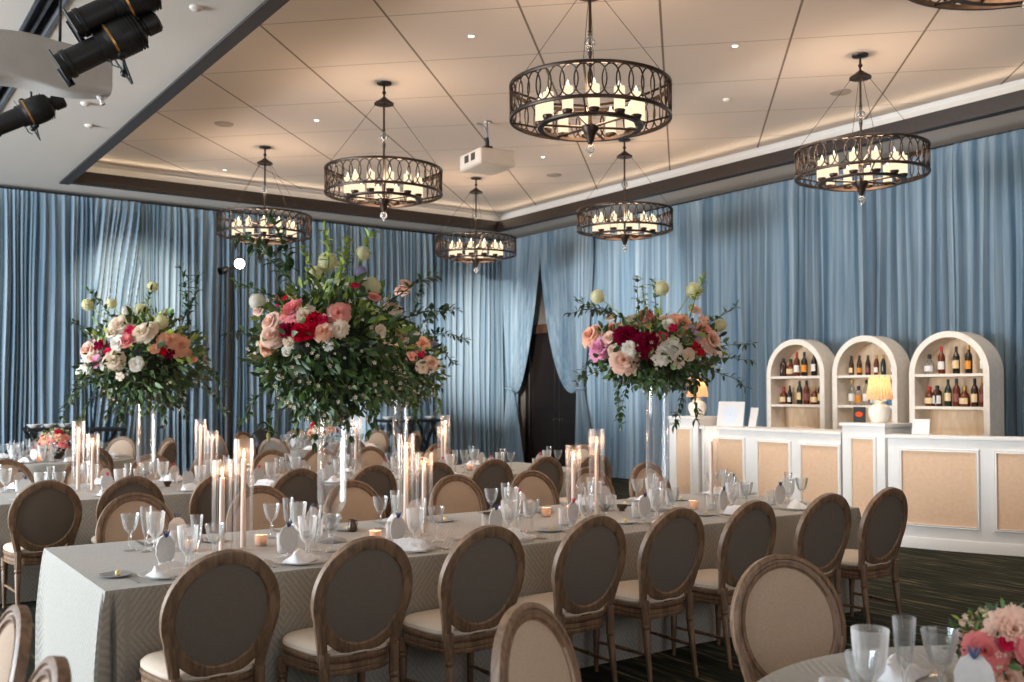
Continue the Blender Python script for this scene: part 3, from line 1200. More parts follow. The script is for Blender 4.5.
def setting(x, y, ang, who, grp, seed, full=True, detail=True):
    """who: 'third setting from the bar end, near side of front table' ; ang: the way the diner faces"""
    q = random.Random(seed)
    ca, sa = math.cos(ang), math.sin(ang)

    def at(u, w, z=ZTAB + .0025):
        u += q.uniform(-.012, .012)
        w += q.uniform(-.012, .012)
        return (x + w * ca + u * sa, y + w * sa - u * ca, z)
    rz = ang - PI / 2
    p0 = at(0, .17)
    plate.place(p0, 0, f'pressed glass plate, {who}', 'plate', 'glass plates, ' + grp)
    napkin.place((p0[0], p0[1], ZTAB + .007), rz + q.uniform(-1, 1), f'white napkin on plate, {who}', 'napkin', 'napkins, ' + grp)
    (cardp if q.random() < .45 else cardb).place(at(.02, .36), rz + q.uniform(-.3, .3), f'oval place card with ribbon, {who}', 'place card', 'place cards, ' + grp, 1.14)
    goblet.place(at(.13, .37), q.uniform(0, 6), f'milky cut goblet, {who}', 'glass', 'goblets, ' + grp, 1.15)
    flute.place(at(.21, .43), 0, f'slender clear flute, {who}', 'glass', 'flutes, ' + grp, 1.1)
    tumbler.place(at(.05, .48), 0, f'short cut tumbler, {who}', 'glass', 'tumblers, ' + grp)
    if full:
        wineg.place(at(.27, .36), 0, f'clear wine glass, {who}', 'glass', 'wine glasses, ' + grp, 1.12)
    if detail:
        b0 = at(-.21, .31)
        bp.place(b0, 0, f'blue-grey butter plate, {who}', 'plate', 'butter plates, ' + grp)
        butter.place((b0[0] + .01, b0[1] - .01, ZTAB + .0065), 0, f'yellow butter ball on side plate, {who}', 'butter', 'butter balls, ' + grp)
        fork.place(at(-.165, .17), rz, f'fork beside plate, {who}', 'fork', 'forks, ' + grp)
        knife.place(at(.165, .17), rz, f'knife beside plate, {who}', 'knife', 'knives, ' + grp)


k = 100
for i, x in enumerate(CX1):
    setting(x, T1[2] + .02, PI / 2, f'{ORD[7 - i]} near-side place from the bar, front long table', 'front table near side', k + i)
for i, x in enumerate(CF1):
    setting(x, T1[3] - .02, -PI / 2, f'{ORD[6 - i]} far-side place from the bar, front long table', 'front table far side', k + 20 + i)
for i, x in enumerate(CX2):
    setting(x, T2[2] + .02, PI / 2, f'{ORD[8 - i]} near-side place from the doorway, rear long table', 'rear table near side', k + 40 + i, True, False)
for i, x in enumerate(CF2):
    setting(x, T2[3] - .02, -PI / 2, f'{ORD[7 - i]} far-side place from the doorway, rear long table', 'rear table far side', k + 60 + i, True, False)
for ti, (c, w) in enumerate(((RT[0], 'pink-centrepiece round table'), (RT[1], 'light-stand round table'))):
    for i in range(8):
        a = i * PI / 4 + .1
        setting(c[0] + .88 * math.cos(a), c[1] + .88 * math.sin(a), a + PI, f'{ORD[i]} place around from the bar side, {w}', w, k + 80 + ti * 10 + i, True, False)
# close cropped round table
for (x, y, pr, lb, cat, sc) in ((2.36, 1.65, goblet, 'milky cut goblet closest to the camera, beside a clear flute', 'glass', 1.17),
                                (2.42, 1.585, flute, 'clear champagne flute on the close cropped round table', 'glass', 1.1),
                                (2.50, 1.53, wineg, 'flared clear wine glass beside the coral roses', 'glass', 1.15),
                                (2.15, 1.61, tumbler, 'short clear tumbler at the rim of the close round table', 'glass', 1),
                                (2.21, 1.57, wineg, 'clear wine glass low at the bottom edge, beside a tumbler', 'glass', 1)):
    pr.place((x, y, ZTAB + .002), 0, lb, cat, 'glasses on the close round table', sc)
plate.place((2.62, 1.74, ZTAB + .002), 0, 'glass plate under the loose napkin on the close round table', 'plate')
napkin.place((2.62, 1.74, ZTAB + .008), .4, 'loose white napkin behind the glasses on the close round table', 'napkin')
cardb.place((2.485, 1.425, ZTAB + .002), -1.0, 'place card with a dark blue ribbon beside the coral roses', 'place card', scale=1.15)

# small metal bowls
bw = Proto('pewter_bowl')
bw.body(MB().lathe([(.0005, .0), (.022, .0), (.024, .004), (.018, .010), (.030, .022), (.038, .046), (.0365, .046), (.028, .024), (.0005, .016)], 30, rip=.05, nr=10, z0=.015, z1=.05).mesh('pewter_bowl', 'pewter'))
for (x, y, lb) in ((2.53, 8.95, 'small fluted pewter bowl on the rear table beside the crystal vase stem'), (3.64, 5.45, 'small pewter bowl standing among goblets, middle of the front table'),
                   (4.42, 5.37, 'small pewter bowl beside the paired tall candles, front table'), (4.55, 5.33, 'small pewter bowl in the middle of a trio, front table'),
                   (4.66, 5.27, 'small pewter bowl of the trio closest to the clear vase, front table')):
    bw.place((x, y, ZTAB + .002), 0, lb, 'bowl', 'pewter bowls')
pj = Proto('pewter_jug')
pj.body(MB().lathe([(.0005, .0), (.022, .0), (.028, .012), (.030, .03), (.020, .055), (.024, .075), (.0228, .075), (.018, .055), (.0005, .03)], 20).mesh('pewter_jug', 'pewter'))
m = MB().tube([(.022, 0, .068), (.045, 0, .062), (.050, 0, .04), (.028, 0, .02)], .0035, 6)
pj.part('handle', m.mesh('handle', 'pewter'))
pj.place((2.64, 5.44, ZTAB + .002), .5, 'small pewter jug between the largest vase and a pair of candles', 'jug')

# ------------------------------------------------------------------ candles in ribbed glass
def cyl_proto(h):
    p = Proto('candle_cylinder')
    r = .052
    p.body(MB().lathe([(.0005, 0), (r, 0), (r, .012), (r, h), (r - .003, h), (r - .003, .014), (.0005, .013)], 48, rip=.022, nr=24, z0=.013, z1=h).mesh('candle_cylinder', 'cyl'))
    return p


def taper_proto(h):
    p = Proto('taper_candle')
    p.body(MB().lathe([(.0005, 0), (.0150, 0), (.0140, h * .5), (.0125, h - .004), (.008, h), (.0005, h - .002)], 14).mesh('taper_candle', 'wax'))
    p.part('flame', MB().lathe([(.0003, 0), (.0045, .006), (.0065, .014), (.0048, .026), (.002, .038), (.0002, .046)], 10).mesh('flame', 'flame'), (0, 0, h + .006))
    p.part('wick', MB().tube([(0, 0, -.002), (.001, 0, .010)], .001, 5).mesh('wick', 'blackmetal'), (0, 0, h))
    return p


CYL = {.595: cyl_proto(.595), .49: cyl_proto(.49)}
TAP = {.595: taper_proto(.475), .49: taper_proto(.385)}
cl = [(1.73, 5.12, .49, 'front long table end farthest from the bar, shorter of its pair'), (1.86, 5.16, .595, 'front long table end farthest from the bar, taller of its pair'),
      (2.87, 5.19, .595, 'front table beside the largest vase, taller of its pair'), (2.92, 5.06, .49, 'front table beside the largest vase, shorter of its pair'),
      (4.13, 5.16, .49, 'front table before the dark doorway, shorter of its pair'), (4.30, 5.12, .595, 'front table before the dark doorway, taller of its pair'),
      (5.43, 5.14, .595, 'front table end in front of the bar'),
      (1.79, 8.98, .595, 'rear table before the pink centrepiece, taller of its pair'), (1.88, 8.86, .49, 'rear table before the pink centrepiece, shorter of its pair'),
      (2.83, 8.98, .595, 'rear table under the light stand, taller of its pair'), (2.90, 8.86, .49, 'rear table under the light stand, shorter of its pair'),
      (4.40, 9.0, .595, 'rear table behind the largest vase'), (5.44, 8.98, .595, 'rear table end by the doorway, taller of its pair'), (5.33, 8.86, .49, 'rear table end by the doorway, shorter of its pair')]
for (x, y, h, lb) in cl:
    CYL[h].place((x, y, ZTAB + .002), JR.uniform(0, 1), 'tall ribbed glass, ' + lb, 'candle holder', 'tall ribbed candle glasses')
    TAP[h].place((x, y, ZTAB + .016), 0, 'lit taper in glass, ' + lb, 'candle', 'lit taper candles')
    hz = ZTAB + .016 + (.475 if h > .5 else .385) + .03
    light('candle_light', 'POINT', (x, y, hz), 2.4, (1, .56, .34), shadow_soft_size=.03)
vt = Proto('votive_holder')
vt.body(MB().lathe([(.0005, .0), (.028, .0), (.032, .004), (.034, .06), (.0325, .06), (.030, .008), (.0005, .007)], 28, rip=.02, nr=14, z0=.003, z1=.062).mesh('votive_holder', 'votive'))
tl_ = Proto('tealight')
tl_.body(MB().lathe([(.0005, 0), (.020, 0), (.020, .018), (.0005, .018)], 16).mesh('tealight', 'wax'))
tl_.part('flame', MB().lathe([(.0003, 0), (.0055, .008), (.004, .018), (.0002, .03)], 8).mesh('small_flame', 'flame'), (0, 0, .019))
vl = [(1.62, 5.28, 'front table, standing before a far-side chair'), (1.99, 5.24, 'front table, close beside the tall candle pair at the far end'), (4.03, 5.33, 'front table, before the candle pair at the doorway'),
      (4.22, 5.32, 'front table, between two tall candles'), (4.18, 5.86 - .12, 'front table, far edge by a butter plate'), (5.15, 5.05, 'front table, between the vase and the bar candle'),
      (5.60, 5.17, 'front table, bar side of the last tall candle'), (2.58, 5.02, 'front table, below the largest vase'), (2.10, 8.82, 'rear table, beside the first candle pair'),
      (3.06, 8.90, 'rear table, beside the candle pair under the stand'), (4.6, 8.85, 'rear table, beside the middle vase'), (5.7, 8.9, 'rear table, among glasses at the doorway end'),
      (2.15, 13.0, 'round table, beside the pink centrepiece')]
for (x, y, lb) in vl:
    vt.place((x, y, ZTAB + .002), 0, 'glowing votive cup, ' + lb, 'candle holder', 'votive cups')
    tl_.place((x, y, ZTAB + .010), 0, 'burning tealight, ' + lb, 'candle', 'tealights')
    light('votive_light', 'POINT', (x, y, ZTAB + .048), .5, (1, .58, .36), shadow_soft_size=.008)
# white cards
m = MB()
m.prism([(-.035, 0), (.035, 0), (.035, .11), (-.035, .11)], -.001, .001, lambda x, y, z: (x, z + .02 * (1 - y / .11) * 1, y))
m.prism([(-.035, 0), (.035, 0), (.035, .11), (-.035, .11)], -.001, .001, lambda x, y, z: (x, z - .02 * (1 - y / .11) * 1, y))
tc_ = m.mesh('tent_card', 'signwhite')
for (x, y, rz, lb) in ((2.28, 13.02, -.6, 'white folded tent card beside the pink centrepiece on the round table'), (4.14, 9.0, -.5, 'white folded table card on the rear table behind the largest vase')):
    tag(put('tent_card', tc_, None, (x, y, ZTAB + .002), (0, 0, rz)), lb, 'card')

# ------------------------------------------------------------------ chandeliers (origin at the ceiling)
def chandelier_proto():
    p = Proto('chandelier')
    RO, ZB, ZTP = .69, -1.34, -1.06
    p.part('canopy', MB().lathe([(.0005, -.03), (.03, -.03), (.085, -.018), (.09, 0)], 24).mesh('canopy', 'bronze'))
    p.part('bell', MB().lathe([(.010, -.17), (.02, -.175), (.05, -.20), (.085, -.225), (.115, -.245), (.118, -.262), (.10, -.262), (.02, -.25), (.011, -.25)], 28, rip=.02, nr=14, z0=-.26, z1=-.2).mesh('bell', 'bronze'))
    p.part('rod', MB().tube([(0, 0, -.03), (0, 0, -1.5)], .013, 10).lathe([(.013, -.10), (.024, -.11), (.024, -.13), (.013, -.14)], 14).lathe([(.013, -.56), (.022, -.57), (.013, -.58)], 14).lathe([(.013, -.74), (.022, -.75), (.013, -.80)], 14).mesh('rod', 'bronze'))
    m = MB()
    for z, r in ((-.665, .052), (-.60, .022), (-.73, .022)):
        m.ball((0, 0, z), r, 14, 9)
    p.part('crystal_ball', m.mesh('crystal_ball', 'crystal'))
    ringp = [(-.011, -.014), (.013, -.014), (.016, -.006), (.016, .010), (.010, .014), (-.011, .014)]

    def ring(r, z, w=1):
        return MB().grid(80, len(ringp), lambda u, v: ((r + ringp[int(round(v * 6)) % 6][0] * w) * math.cos(2 * PI * u), (r + ringp[int(round(v * 6)) % 6][0] * w) * math.sin(2 * PI * u), z + ringp[int(round(v * 6)) % 6][1]), True, True)
    p.part('top_ring', ring(RO, ZTP).mesh('top_ring', 'bronze'))
    p.part('bottom_ring', ring(RO, ZB).mesh('bottom_ring', 'bronze'))
    p.part('candle_ring', ring(.43, ZB - .07, 2.0).mesh('candle_ring', 'bronze'))
    # interlaced ovals round the drum
    m = MB()
    NO = 38
    for i in range(NO):
        a0 = 2 * PI * i / NO
        pts = []
        for k in range(20):
            t = 2 * PI * k / 20
            a = a0 + (2 * PI / NO) * .66 * math.cos(t)
            rr = RO + (.006 if i % 2 else -.006)
            pts.append((rr * math.cos(a), rr * math.sin(a), (ZB + ZTP) / 2 + .128 * math.sin(t)))
        m.tube(pts, .0066, 5, closed=True)
    p.part('oval_lattice', m.mesh('oval_lattice', 'bronze'))
    for k in range(3):
        a = PI * k / 3 + .3
        c, s = math.cos(a), math.sin(a)
        p.part('spoke', MB().tube([(-.43 * c, -.43 * s, ZB - .07), (.43 * c, .43 * s, ZB - .07)], .011, 6).mesh('spoke', 'bronze'))
    for k in range(4):
        a = PI * k / 2 + .5
        c, s = math.cos(a), math.sin(a)
        p.part('arm', MB().tube([(0.02 * c, .02 * s, -1.22), (.35 * c, .35 * s, -1.19), (RO * c, RO * s, ZTP)], .011, 6).tube([(.43 * c, .43 * s, ZB - .06), (.56 * c, .56 * s, ZB - .03), (RO * c, RO * s, ZB)], .009, 6).mesh('arm', 'bronze'))
        p.part('suspension_wire', MB().tube([(.09 * c, .09 * s, -.25), (RO * c, RO * s, ZTP + .01)], .0028, 5).mesh('suspension_wire', 'bronze'))
    p.part('hub', MB().lathe([(.0005, -1.56), (.02, -1.555), (.035, -1.52), (.05, -1.47), (.075, -1.43), (.075, -1.40), (.02, -1.385), (.014, -1.2)], 20).mesh('hub', 'bronze'))
    p.part('finial', MB().ball((0, 0, -1.60), .042, 14, 9).lathe([(.0005, -1.665), (.010, -1.655), (.012, -1.64)], 10).mesh('finial', 'crystal'))
    cs = MB().lathe([(.043, 0), (.046, .01), (.046, .195), (.044, .205), (.041, .205), (.041, .01)], 20).mesh('candle_shade', 'candleglow')
    cup = MB().lathe([(.0005, -.05), (.012, -.05), (.016, -.03), (.040, -.018), (.048, .0), (.048, .012), (.0005, .012)], 18).mesh('candle_cup', 'bronze')
    tip = MB().lathe([(.012, .0), (.016, .02), (.012, .045), (.005, .068), (.0005, .08)], 12).mesh('bulb_tip', 'bulb')
    for k in range(12):
        a = 2 * PI * k / 12 + .13
        p.part('candle_shade', cs, (.43 * math.cos(a), .43 * math.sin(a), ZB - .035), subs=(('candle_cup', cup, (0, 0, 0), (0, 0, 0), 1), ('bulb', tip, (0, 0, .185), (0, 0, 0), 1)))
    return p


CH = chandelier_proto()
chl = [((5.42, 6.53), 'largest-looking bronze drum chandelier of lit candles over the front table'), ((5.46, 10.44), 'bronze drum chandelier hanging beside the projector, candles lit'),
       ((5.43, 14.24), 'bronze drum chandelier above the light stand, candles lit'), ((9.23, 14.22), 'bronze drum chandelier below the projector near the room corner'),
       ((9.60, 10.78), 'bronze drum chandelier over the doorway side bouquet'), ((9.29, 6.55), 'bronze drum chandelier with dimmer candles, near the bar shelves'),
       ((5.35, 2.70), 'bronze chandelier cut off by the upper edge, only its underside showing')]
for (x, y), lb in chl:
    CH.place((x, y, ZT), JR.uniform(0, 1), lb, 'chandelier', 'bronze drum chandeliers')
    light('chandelier_light', 'POINT', (x, y, ZT - 1.22), CHANDELIER_W, (1, .68, .43), shadow_soft_size=.30)


# ------------------------------------------------------------------ flowers
def petal_layers(m, layers, q, ruffle=.06):
    for (n, r0, r1, h0, h1, W, curl) in layers:
        st = q.uniform(0, 6)
        for i in range(n):
            a0 = st + 2 * PI * i / n + q.uniform(-.12, .12)
            rv, ru = q.uniform(0, 9), q.uniform(.85, 1.1)

            def f(u, v):
                uu = u * 2 - 1
                rho = lerp(r0, r1 * ru, v ** .8) + curl * v ** 3 * .25
                z = lerp(h0, h1, v ** .75) - curl * v ** 4 * .35 - .10 * (h1 - h0) * uu * uu * v
                w = W * math.sin(PI * (.14 + .66 * v)) ** .8
                a = a0 + uu * w
                k = 1 + ruffle * math.sin(5 * uu + rv) * v
                return (rho * k * math.cos(a), rho * k * math.sin(a), z)
            m.grid(6, 5, f)
    return m


BLOOM = {}
q = random.Random(3)
rose_l = [(3, .03, .16, .15, .72, 1.5, .0), (4, .06, .30, .12, .76, 1.15, .1), (5, .10, .46, .06, .72, .95, .25), (6, .14, .66, .0, .62, .80, .5), (6, .16, .86, -.05, .46, .72, .8), (6, .18, 1.0, -.1, .24, .66, 1.0)]
peony_l = [(6, .03, .25, .2, .78, .8, .1), (8, .06, .42, .15, .80, .62, .2), (9, .10, .60, .05, .72, .55, .35), (10, .12, .8, .0, .58, .5, .5), (9, .15, 1.0, -.1, .34, .5, .7), (8, .15, 1.08, -.12, .10, .55, .8)]
ran_l = [(4, .02, .18, .2, .5, 1.2, 0), (6, .05, .34, .12, .52, .9, .05), (7, .10, .52, .04, .48, .75, .15), (8, .14, .72, -.02, .36, .62, .35)]
small_l = [(5, .03, .75, .0, .30, .60, .5), (4, .02, .3, .05, .4, .7, .1)]


def bloom(kind, col):
    if (kind, col) in BLOOM:
        return BLOOM[kind, col]
    q = random.Random(len(BLOOM) + 1)
    m = MB()
    if kind == 'rose':
        petal_layers(m, rose_l, q, .03)
    elif kind == 'peony':
        petal_layers(m, peony_l, q, .10)
    elif kind == 'ranunculus':
        petal_layers(m, ran_l, q, .03)
    elif kind == 'blossom':
        petal_layers(m, small_l, q, .08)
    elif kind == 'globe':
        # a ball of tiny florets
        N = 260
        for i in range(N):
            z = 1 - 2 * (i + .5) / N
            a = i * 2.39996
            r = math.sqrt(1 - z * z)
            d = Vector((r * math.cos(a), r * math.sin(a), z)) * q.uniform(.86, 1.0)
            m.lathe([(.0005, -.08), (.05, .02), (.07, .09), (.02, .06)], 6, d, axis=d)
        m.ball((0, 0, 0), .88, 12, 8)
    me = m.mesh(kind + '_' + col, 'p_' + col)
    BLOOM[kind, col] = me
    return me


def add_leaf(m, p, d, up, L, W):
    d = d.normalized()
    s = d.cross(up)
    if s.length < 1e-3:
        s = d.cross(Vector((1, 0, 0)))
    s.normalize()
    n = s.cross(d).normalized()
    P = lambda t, w, h: p + d * (L * t) + s * (W * w) + n * (L * h)
    vs = [P(0, 0, 0), P(.30, .42, .06), P(.30, 0, .0), P(.30, -.42, .06), P(.65, .40, .04), P(.65, 0, -.02), P(.65, -.40, .04), P(1, 0, -.14)]
    m.add(vs, [(0, 2, 1), (0, 3, 2), (1, 2, 5, 4), (2, 3, 6, 5), (4, 5, 7), (5, 6, 7)])


def rdir(q):
    z = q.uniform(-1, 1)
    a = q.uniform(0, 2 * PI)
    r = math.sqrt(1 - z * z)
    return Vector((r * math.cos(a), r * math.sin(a), z))


RV = Vector((math.sin(math.radians(54.9)), -math.cos(math.radians(54.9)), 0))     # across the photograph's view
FV = Vector((math.cos(math.radians(54.9)), math.sin(math.radians(54.9)), 0))


def vine(q, p0, d0, L, leaf, droop, mat):
    """a leafy sprig: thin stem and paired leaves"""
    m = MB()
    pts = [Vector(p0)]
    d = Vector(d0).normalized()
    n = max(5, int(L / .04))
    for i in range(n):
        d = (d + Vector((0, 0, -droop)) + rdir(q) * .16).normalized()
        pts.append(pts[-1] + d * (L / n))
    m.cur = 0
    m.tube(pts, [.004 * (1 - .6 * i / n) for i in range(n + 1)], 5)
    m.cur = 1
    for i in range(1, n + 1):
        t = (pts[i] - pts[i - 1]).normalized()
        for k in range(4):
            w = (rdir(q) + t * .7).normalized()
            add_leaf(m, pts[i], w, Vector((0, 0, 1)), leaf * q.uniform(.8, 1.5), leaf * q.uniform(.42, .68))
    return m.mesh('leafy_sprig', ['leafd', mat])


def arrangement(name, base, rad, label, blooms, sprigs, seed, nleaf=1500, leaf=.062, light_side=None, group='tall bouquets', rim=.0, filler=80, cat='flower arrangement'):
    """base: the point where it sits (vase rim). rad: (across, up, depth) of the leafy body.
    blooms: (kind, colour, across, up, size) on the camera half ; mirrored sparsely behind."""
    q = random.Random(seed)
    e = empty(name, base)
    tag(e, label, cat, group)
    A, U, D = rad
    cen = Vector((0, 0, U * .62 + rim))

    def shell(w, k=1.0):
        return cen + RV * (w.x * A * k) + FV * (w.y * D * k) + Vector((0, 0, w.z * U * k))
    # mossy core
    m = MB()
    m.grid(24, 14, lambda u, v: shell(Vector((math.sin(PI * v) * math.cos(2 * PI * u), math.sin(PI * v) * math.sin(2 * PI * u), -math.cos(PI * v))),
                                      .60 + .18 * noise.noise(Vector((math.cos(2 * PI * u) * 2, math.sin(2 * PI * u) * 2, v * 5 + seed)))), True)
    put('moss_core', m.mesh('moss_core', 'moss'), e)
    m = MB()
    for i in range(nleaf):
        w = rdir(q)
        k = q.uniform(.55, 1.05) if w.z > -.2 else q.uniform(.5, 1.0)
        k *= 1 + .16 * noise.noise(w * 2.2 + Vector((seed, 0, 0)))
        p = shell(w, k)
        m.cur = 0 if q.random() < (.62 if w.z < .15 else .36) else (1 if q.random() < .66 or w.z < 0 else 2)
        d = w * .9 + rdir(q) * .9 + Vector((0, 0, -.35 if w.z < .2 else .25))
        s = leaf * q.uniform(.6, 1.35)
        add_leaf(m, p, d, rdir(q), s, s * q.uniform(.34, .55))
    put('foliage', m.mesh('foliage', ['leafd', 'leafm', 'leafl']), e)
    if filler:
        m = MB()
        for i in range(filler):
            w = rdir(q)
            if w.y > .45:
                w.y *= -1
            p = shell(w, q.uniform(.92, 1.1))
            petal_layers(m, [], q)
            s = q.uniform(.006, .012)
            m.cur = 0
            for k in range(5):
                a = 2 * PI * k / 5
                x = RV * math.cos(a) + Vector((0, 0, math.sin(a)))
                m.add([p, p + x * s + FV * -.003, p + (RV * math.cos(a + .7) + Vector((0, 0, math.sin(a + .7)))) * s * 1.2 - FV * .005], [(0, 1, 2)])
        o = put('filler_blossom', m.mesh('filler_blossom', 'p_cream'), e)
        o['kind'] = 'stuff'
    for (kind, col, ax, up, s) in blooms:
        f = ax / A
        g = (up - cen.z) / U
        dd = max(.0, 1 - f * f - g * g) ** .5
        n = Vector((f, -max(dd, .25), g)).normalized()
        p = cen + RV * ax + Vector((0, 0, up - cen.z)) - FV * (D * (dd * .96 + .03))
        nw = (RV * n.x * .55 + FV * min(n.y, -.5) * 1.25 + Vector((0, 0, n.z * .55 + .16)) + rdir(q) * .22).normalized()
        o = put(kind if kind != 'globe' else 'globe_flower', bloom(kind, col), e, p - nw * s * .25, nw.to_track_quat('Z', 'Y').to_euler(), s)
        if kind == 'globe' and g > .8:
            sm = MB().tube([p, (p + cen) / 2 + Vector((0, 0, .04)), cen], .004, 6)
            put('flower_stem', sm.mesh('flower_stem', 'leafl'), e)
    # a few blooms on the far half so that it holds from any side
    for i in range(max(3, len(blooms) // 4)):
        kind, col, ax, up, s = q.choice(blooms)
        if kind == 'globe':
            continue
        w = rdir(q)
        w.y = abs(w.y) + .2
        w.z = abs(w.z) * .7
        w.normalize()
        p = shell(w, .95)
        nw = (RV * w.x + FV * w.y + Vector((0, 0, w.z))).normalized()
        put(kind, bloom(kind, col), e, p, nw.to_track_quat('Z', 'Y').to_euler(), s)
    for (ax, up, dx, dz, L, droop, lf, mat) in sprigs:
        p = cen + RV * ax + Vector((0, 0, up - cen.z)) - FV * q.uniform(-.1, .15)
        put('leafy_sprig', vine(q, p, RV * dx + Vector((0, 0, dz)) - FV * .15, L, lf, droop, mat), e)
    return e


def tall_vase(x, y, h, label):
    p = Proto('tall_vase')
    r = .082
    p.body(MB().lathe([(.0005, .155), (.03, .155), (.055, .168), (.074, .20), (r, .25), (r, h), (r - .004, h), (r - .005, .255), (.068, .21), (.045, .18), (.0005, .172)], 40).mesh('tall_vase', 'vase'))
    p.part('foot', MB().lathe([(.0005, 0), (.085, 0), (.085, .012), (.05, .022), (.02, .03), (.016, .05), (.03, .062), (.034, .078), (.022, .09), (.018, .10), (.045, .115), (.055, .13), (.045, .15), (.02, .157), (.0005, .157)], 24, rip=.05, nr=12, z0=.1, z1=.15).mesh('foot', 'crystal'))
    return p.place((x, y, ZTAB + .002), 0, label, 'vase', 'tall clear vases')


tall_vase(2.34, 8.95, .84, 'tall clear footed vase on the rear table under the bouquet by the dark drapes')
tall_vase(2.37, 5.15, .84, 'tall clear footed vase on the front table under the largest bouquet')
tall_vase(4.88, 5.14, .95, 'tall clear footed vase on the front table, bar pillar behind')
tall_vase(4.89, 8.97, .84, 'tall clear footed vase on the rear table, largest bouquet partly before it')


def px(cx, cy, s, items):
    """(kind, colour, dx, dy, size) given from a photo measurement to metres about the vase rim"""
    return [(k, c, (x - cx) / s, (cy - y) / s, z) for (k, c, x, y, z) in items]


# bouquet 1 : by the dark drapes (x px about 147, rim y 395)
b1 = px(147, 392, 113, [
    ('rose', 'blush', 95, 350, .085), ('peony', 'white', 99, 364, .07), ('rose', 'cream', 133, 326, .085), ('ranunculus', 'cream', 126, 333, .07), ('ranunculus', 'pink', 144, 342, .09),
    ('rose', 'cream', 157, 334, .085), ('ranunculus', 'white', 136, 345, .09), ('rose', 'cream', 133, 361, .08), ('ranunculus', 'rosy', 114, 362, .075), ('ranunculus', 'hot', 127, 354, .06),
    ('blossom', 'burgundy', 115, 346, .06), ('blossom', 'burgundy', 120, 344, .05), ('rose', 'peach', 182, 341, .085), ('rose', 'peach', 191, 346, .09), ('ranunculus', 'peach', 171, 350, .06),
    ('blossom', 'red', 177, 352, .055), ('blossom', 'burgundy', 183, 354, .055), ('ranunculus', 'peach', 199, 357, .07), ('ranunculus', 'white', 156, 365, .085), ('ranunculus', 'blush', 105, 358, .06),
    ('blossom', 'hot', 147, 332, .06), ('blossom', 'hot', 125, 321, .055), ('globe', 'greenwhite', 87, 303, .052), ('globe', 'greenwhite', 111, 302, .045), ('globe', 'greenwhite', 141, 308, .06), ('globe', 'greenwhite', 170, 322, .062),
    ('globe', 'greenwhite', 152, 285, .046), ('globe', 'white', 127, 309, .05), ('blossom', 'white', 165, 311, .045), ('blossom', 'cream', 139, 376, .05), ('blossom', 'white', 79, 372, .06), ('ranunculus', 'white', 124, 366, .06),
    ('rose', 'cream', 163, 330, .06), ('blossom', 'hot', 92, 342, .045)])
s1 = [(-.32, .30, -1, .2, .45, .16, .06, 'leafd'), (-.35, .1, -.9, -.1, .5, .12, .06, 'leafd'), (-.42, .0, -.5, -.6, .40, .1, .055, 'leafd'), (.36, .55, .35, 1, .55, -.02, .06, 'leafd'), (.30, .60, .5, .9, .5, .0, .06, 'leafd'),
      (.42, .25, 1, .15, .42, .06, .06, 'leafd'), (.42, .12, .9, -.1, .42, .1, .055, 'leafd'), (-.22, .62, -.7, .7, .35, .06, .05, 'leafm'), (.02, .66, .1, 1, .24, .0, .05, 'leafm'), (-.1, .02, -.2, -1, .28, .1, .06, 'leafd'),
      (.16, .0, .2, -1, .28, .1, .06, 'leafd'), (-.25, .08, -.4, -1, .3, .1, .06, 'leafd'), (.3, .05, .35, -1, .3, .1, .06, 'leafd'), (-.40, .50, -.8, .4, .25, .05, .05, 'leafd')]
arrangement('flower_arrangement', (2.34, 8.95, ZTAB + .84), (.50, .44, .46), 'tall bouquet by the dark drapes, pale roses with peach blooms at one end', b1, s1, 41, 1700, .080)

# bouquet 2 : largest, on the front table (x px about 320, rim y 398)
b2 = px(326, 398, 180, [(k_, c_, x_, y_, z_ * (.84 if k_ in ('rose', 'peony') else .92)) for (k_, c_, x_, y_, z_) in [
    ('peony', 'pink', 297, 317, .082), ('ranunculus', 'lilac', 298, 323, .04), ('rose', 'blush', 273, 328, .075), ('rose', 'blush', 277, 341, .072), ('rose', 'peach', 270, 353, .05), ('ranunculus', 'blush', 250, 312, .055),
    ('rose', 'red', 318, 327, .056), ('rose', 'red', 306, 338, .056), ('rose', 'red', 314, 338, .045), ('peony', 'burgundy', 293, 337, .052), ('ranunculus', 'hot', 328, 326, .045), ('rose', 'peach', 330, 338, .058),
    ('peony', 'cream', 311, 322, .06), ('ranunculus', 'cream', 296, 348, .05), ('ranunculus', 'white', 294, 357, .042), ('rose', 'coral', 343, 320, .066), ('blossom', 'pink', 348, 315, .05), ('globe', 'greenwhite', 321, 261, .060),
    ('globe', 'greenwhite', 309, 274, .052), ('globe', 'greenwhite', 357, 253, .046), ('globe', 'greenwhite', 366, 287, .062), ('globe', 'white', 248, 303, .052), ('globe', 'lilac', 355, 272, .04), ('blossom', 'hot', 352, 289, .04), ('blossom', 'red', 357, 284, .034),
    ('blossom', 'red', 268, 300, .036), ('blossom', 'red', 276, 295, .03), ('blossom', 'hot', 278, 308, .03), ('blossom', 'red', 284, 303, .034), ('ranunculus', 'coral', 372, 301, .058), ('rose', 'cream', 388, 309, .055), ('blossom', 'white', 332, 265, .04),
    ('peony', 'cream', 345, 336, .05), ('blossom', 'cream', 257, 345, .04), ('blossom', 'white', 335, 352, .04), ('blossom', 'cream', 243, 357, .04), ('ranunculus', 'cream', 382, 336, .05), ('blossom', 'white', 335, 285, .035), ('blossom', 'cream', 318, 290, .035),
    ('ranunculus', 'blush', 402, 285, .05)]])
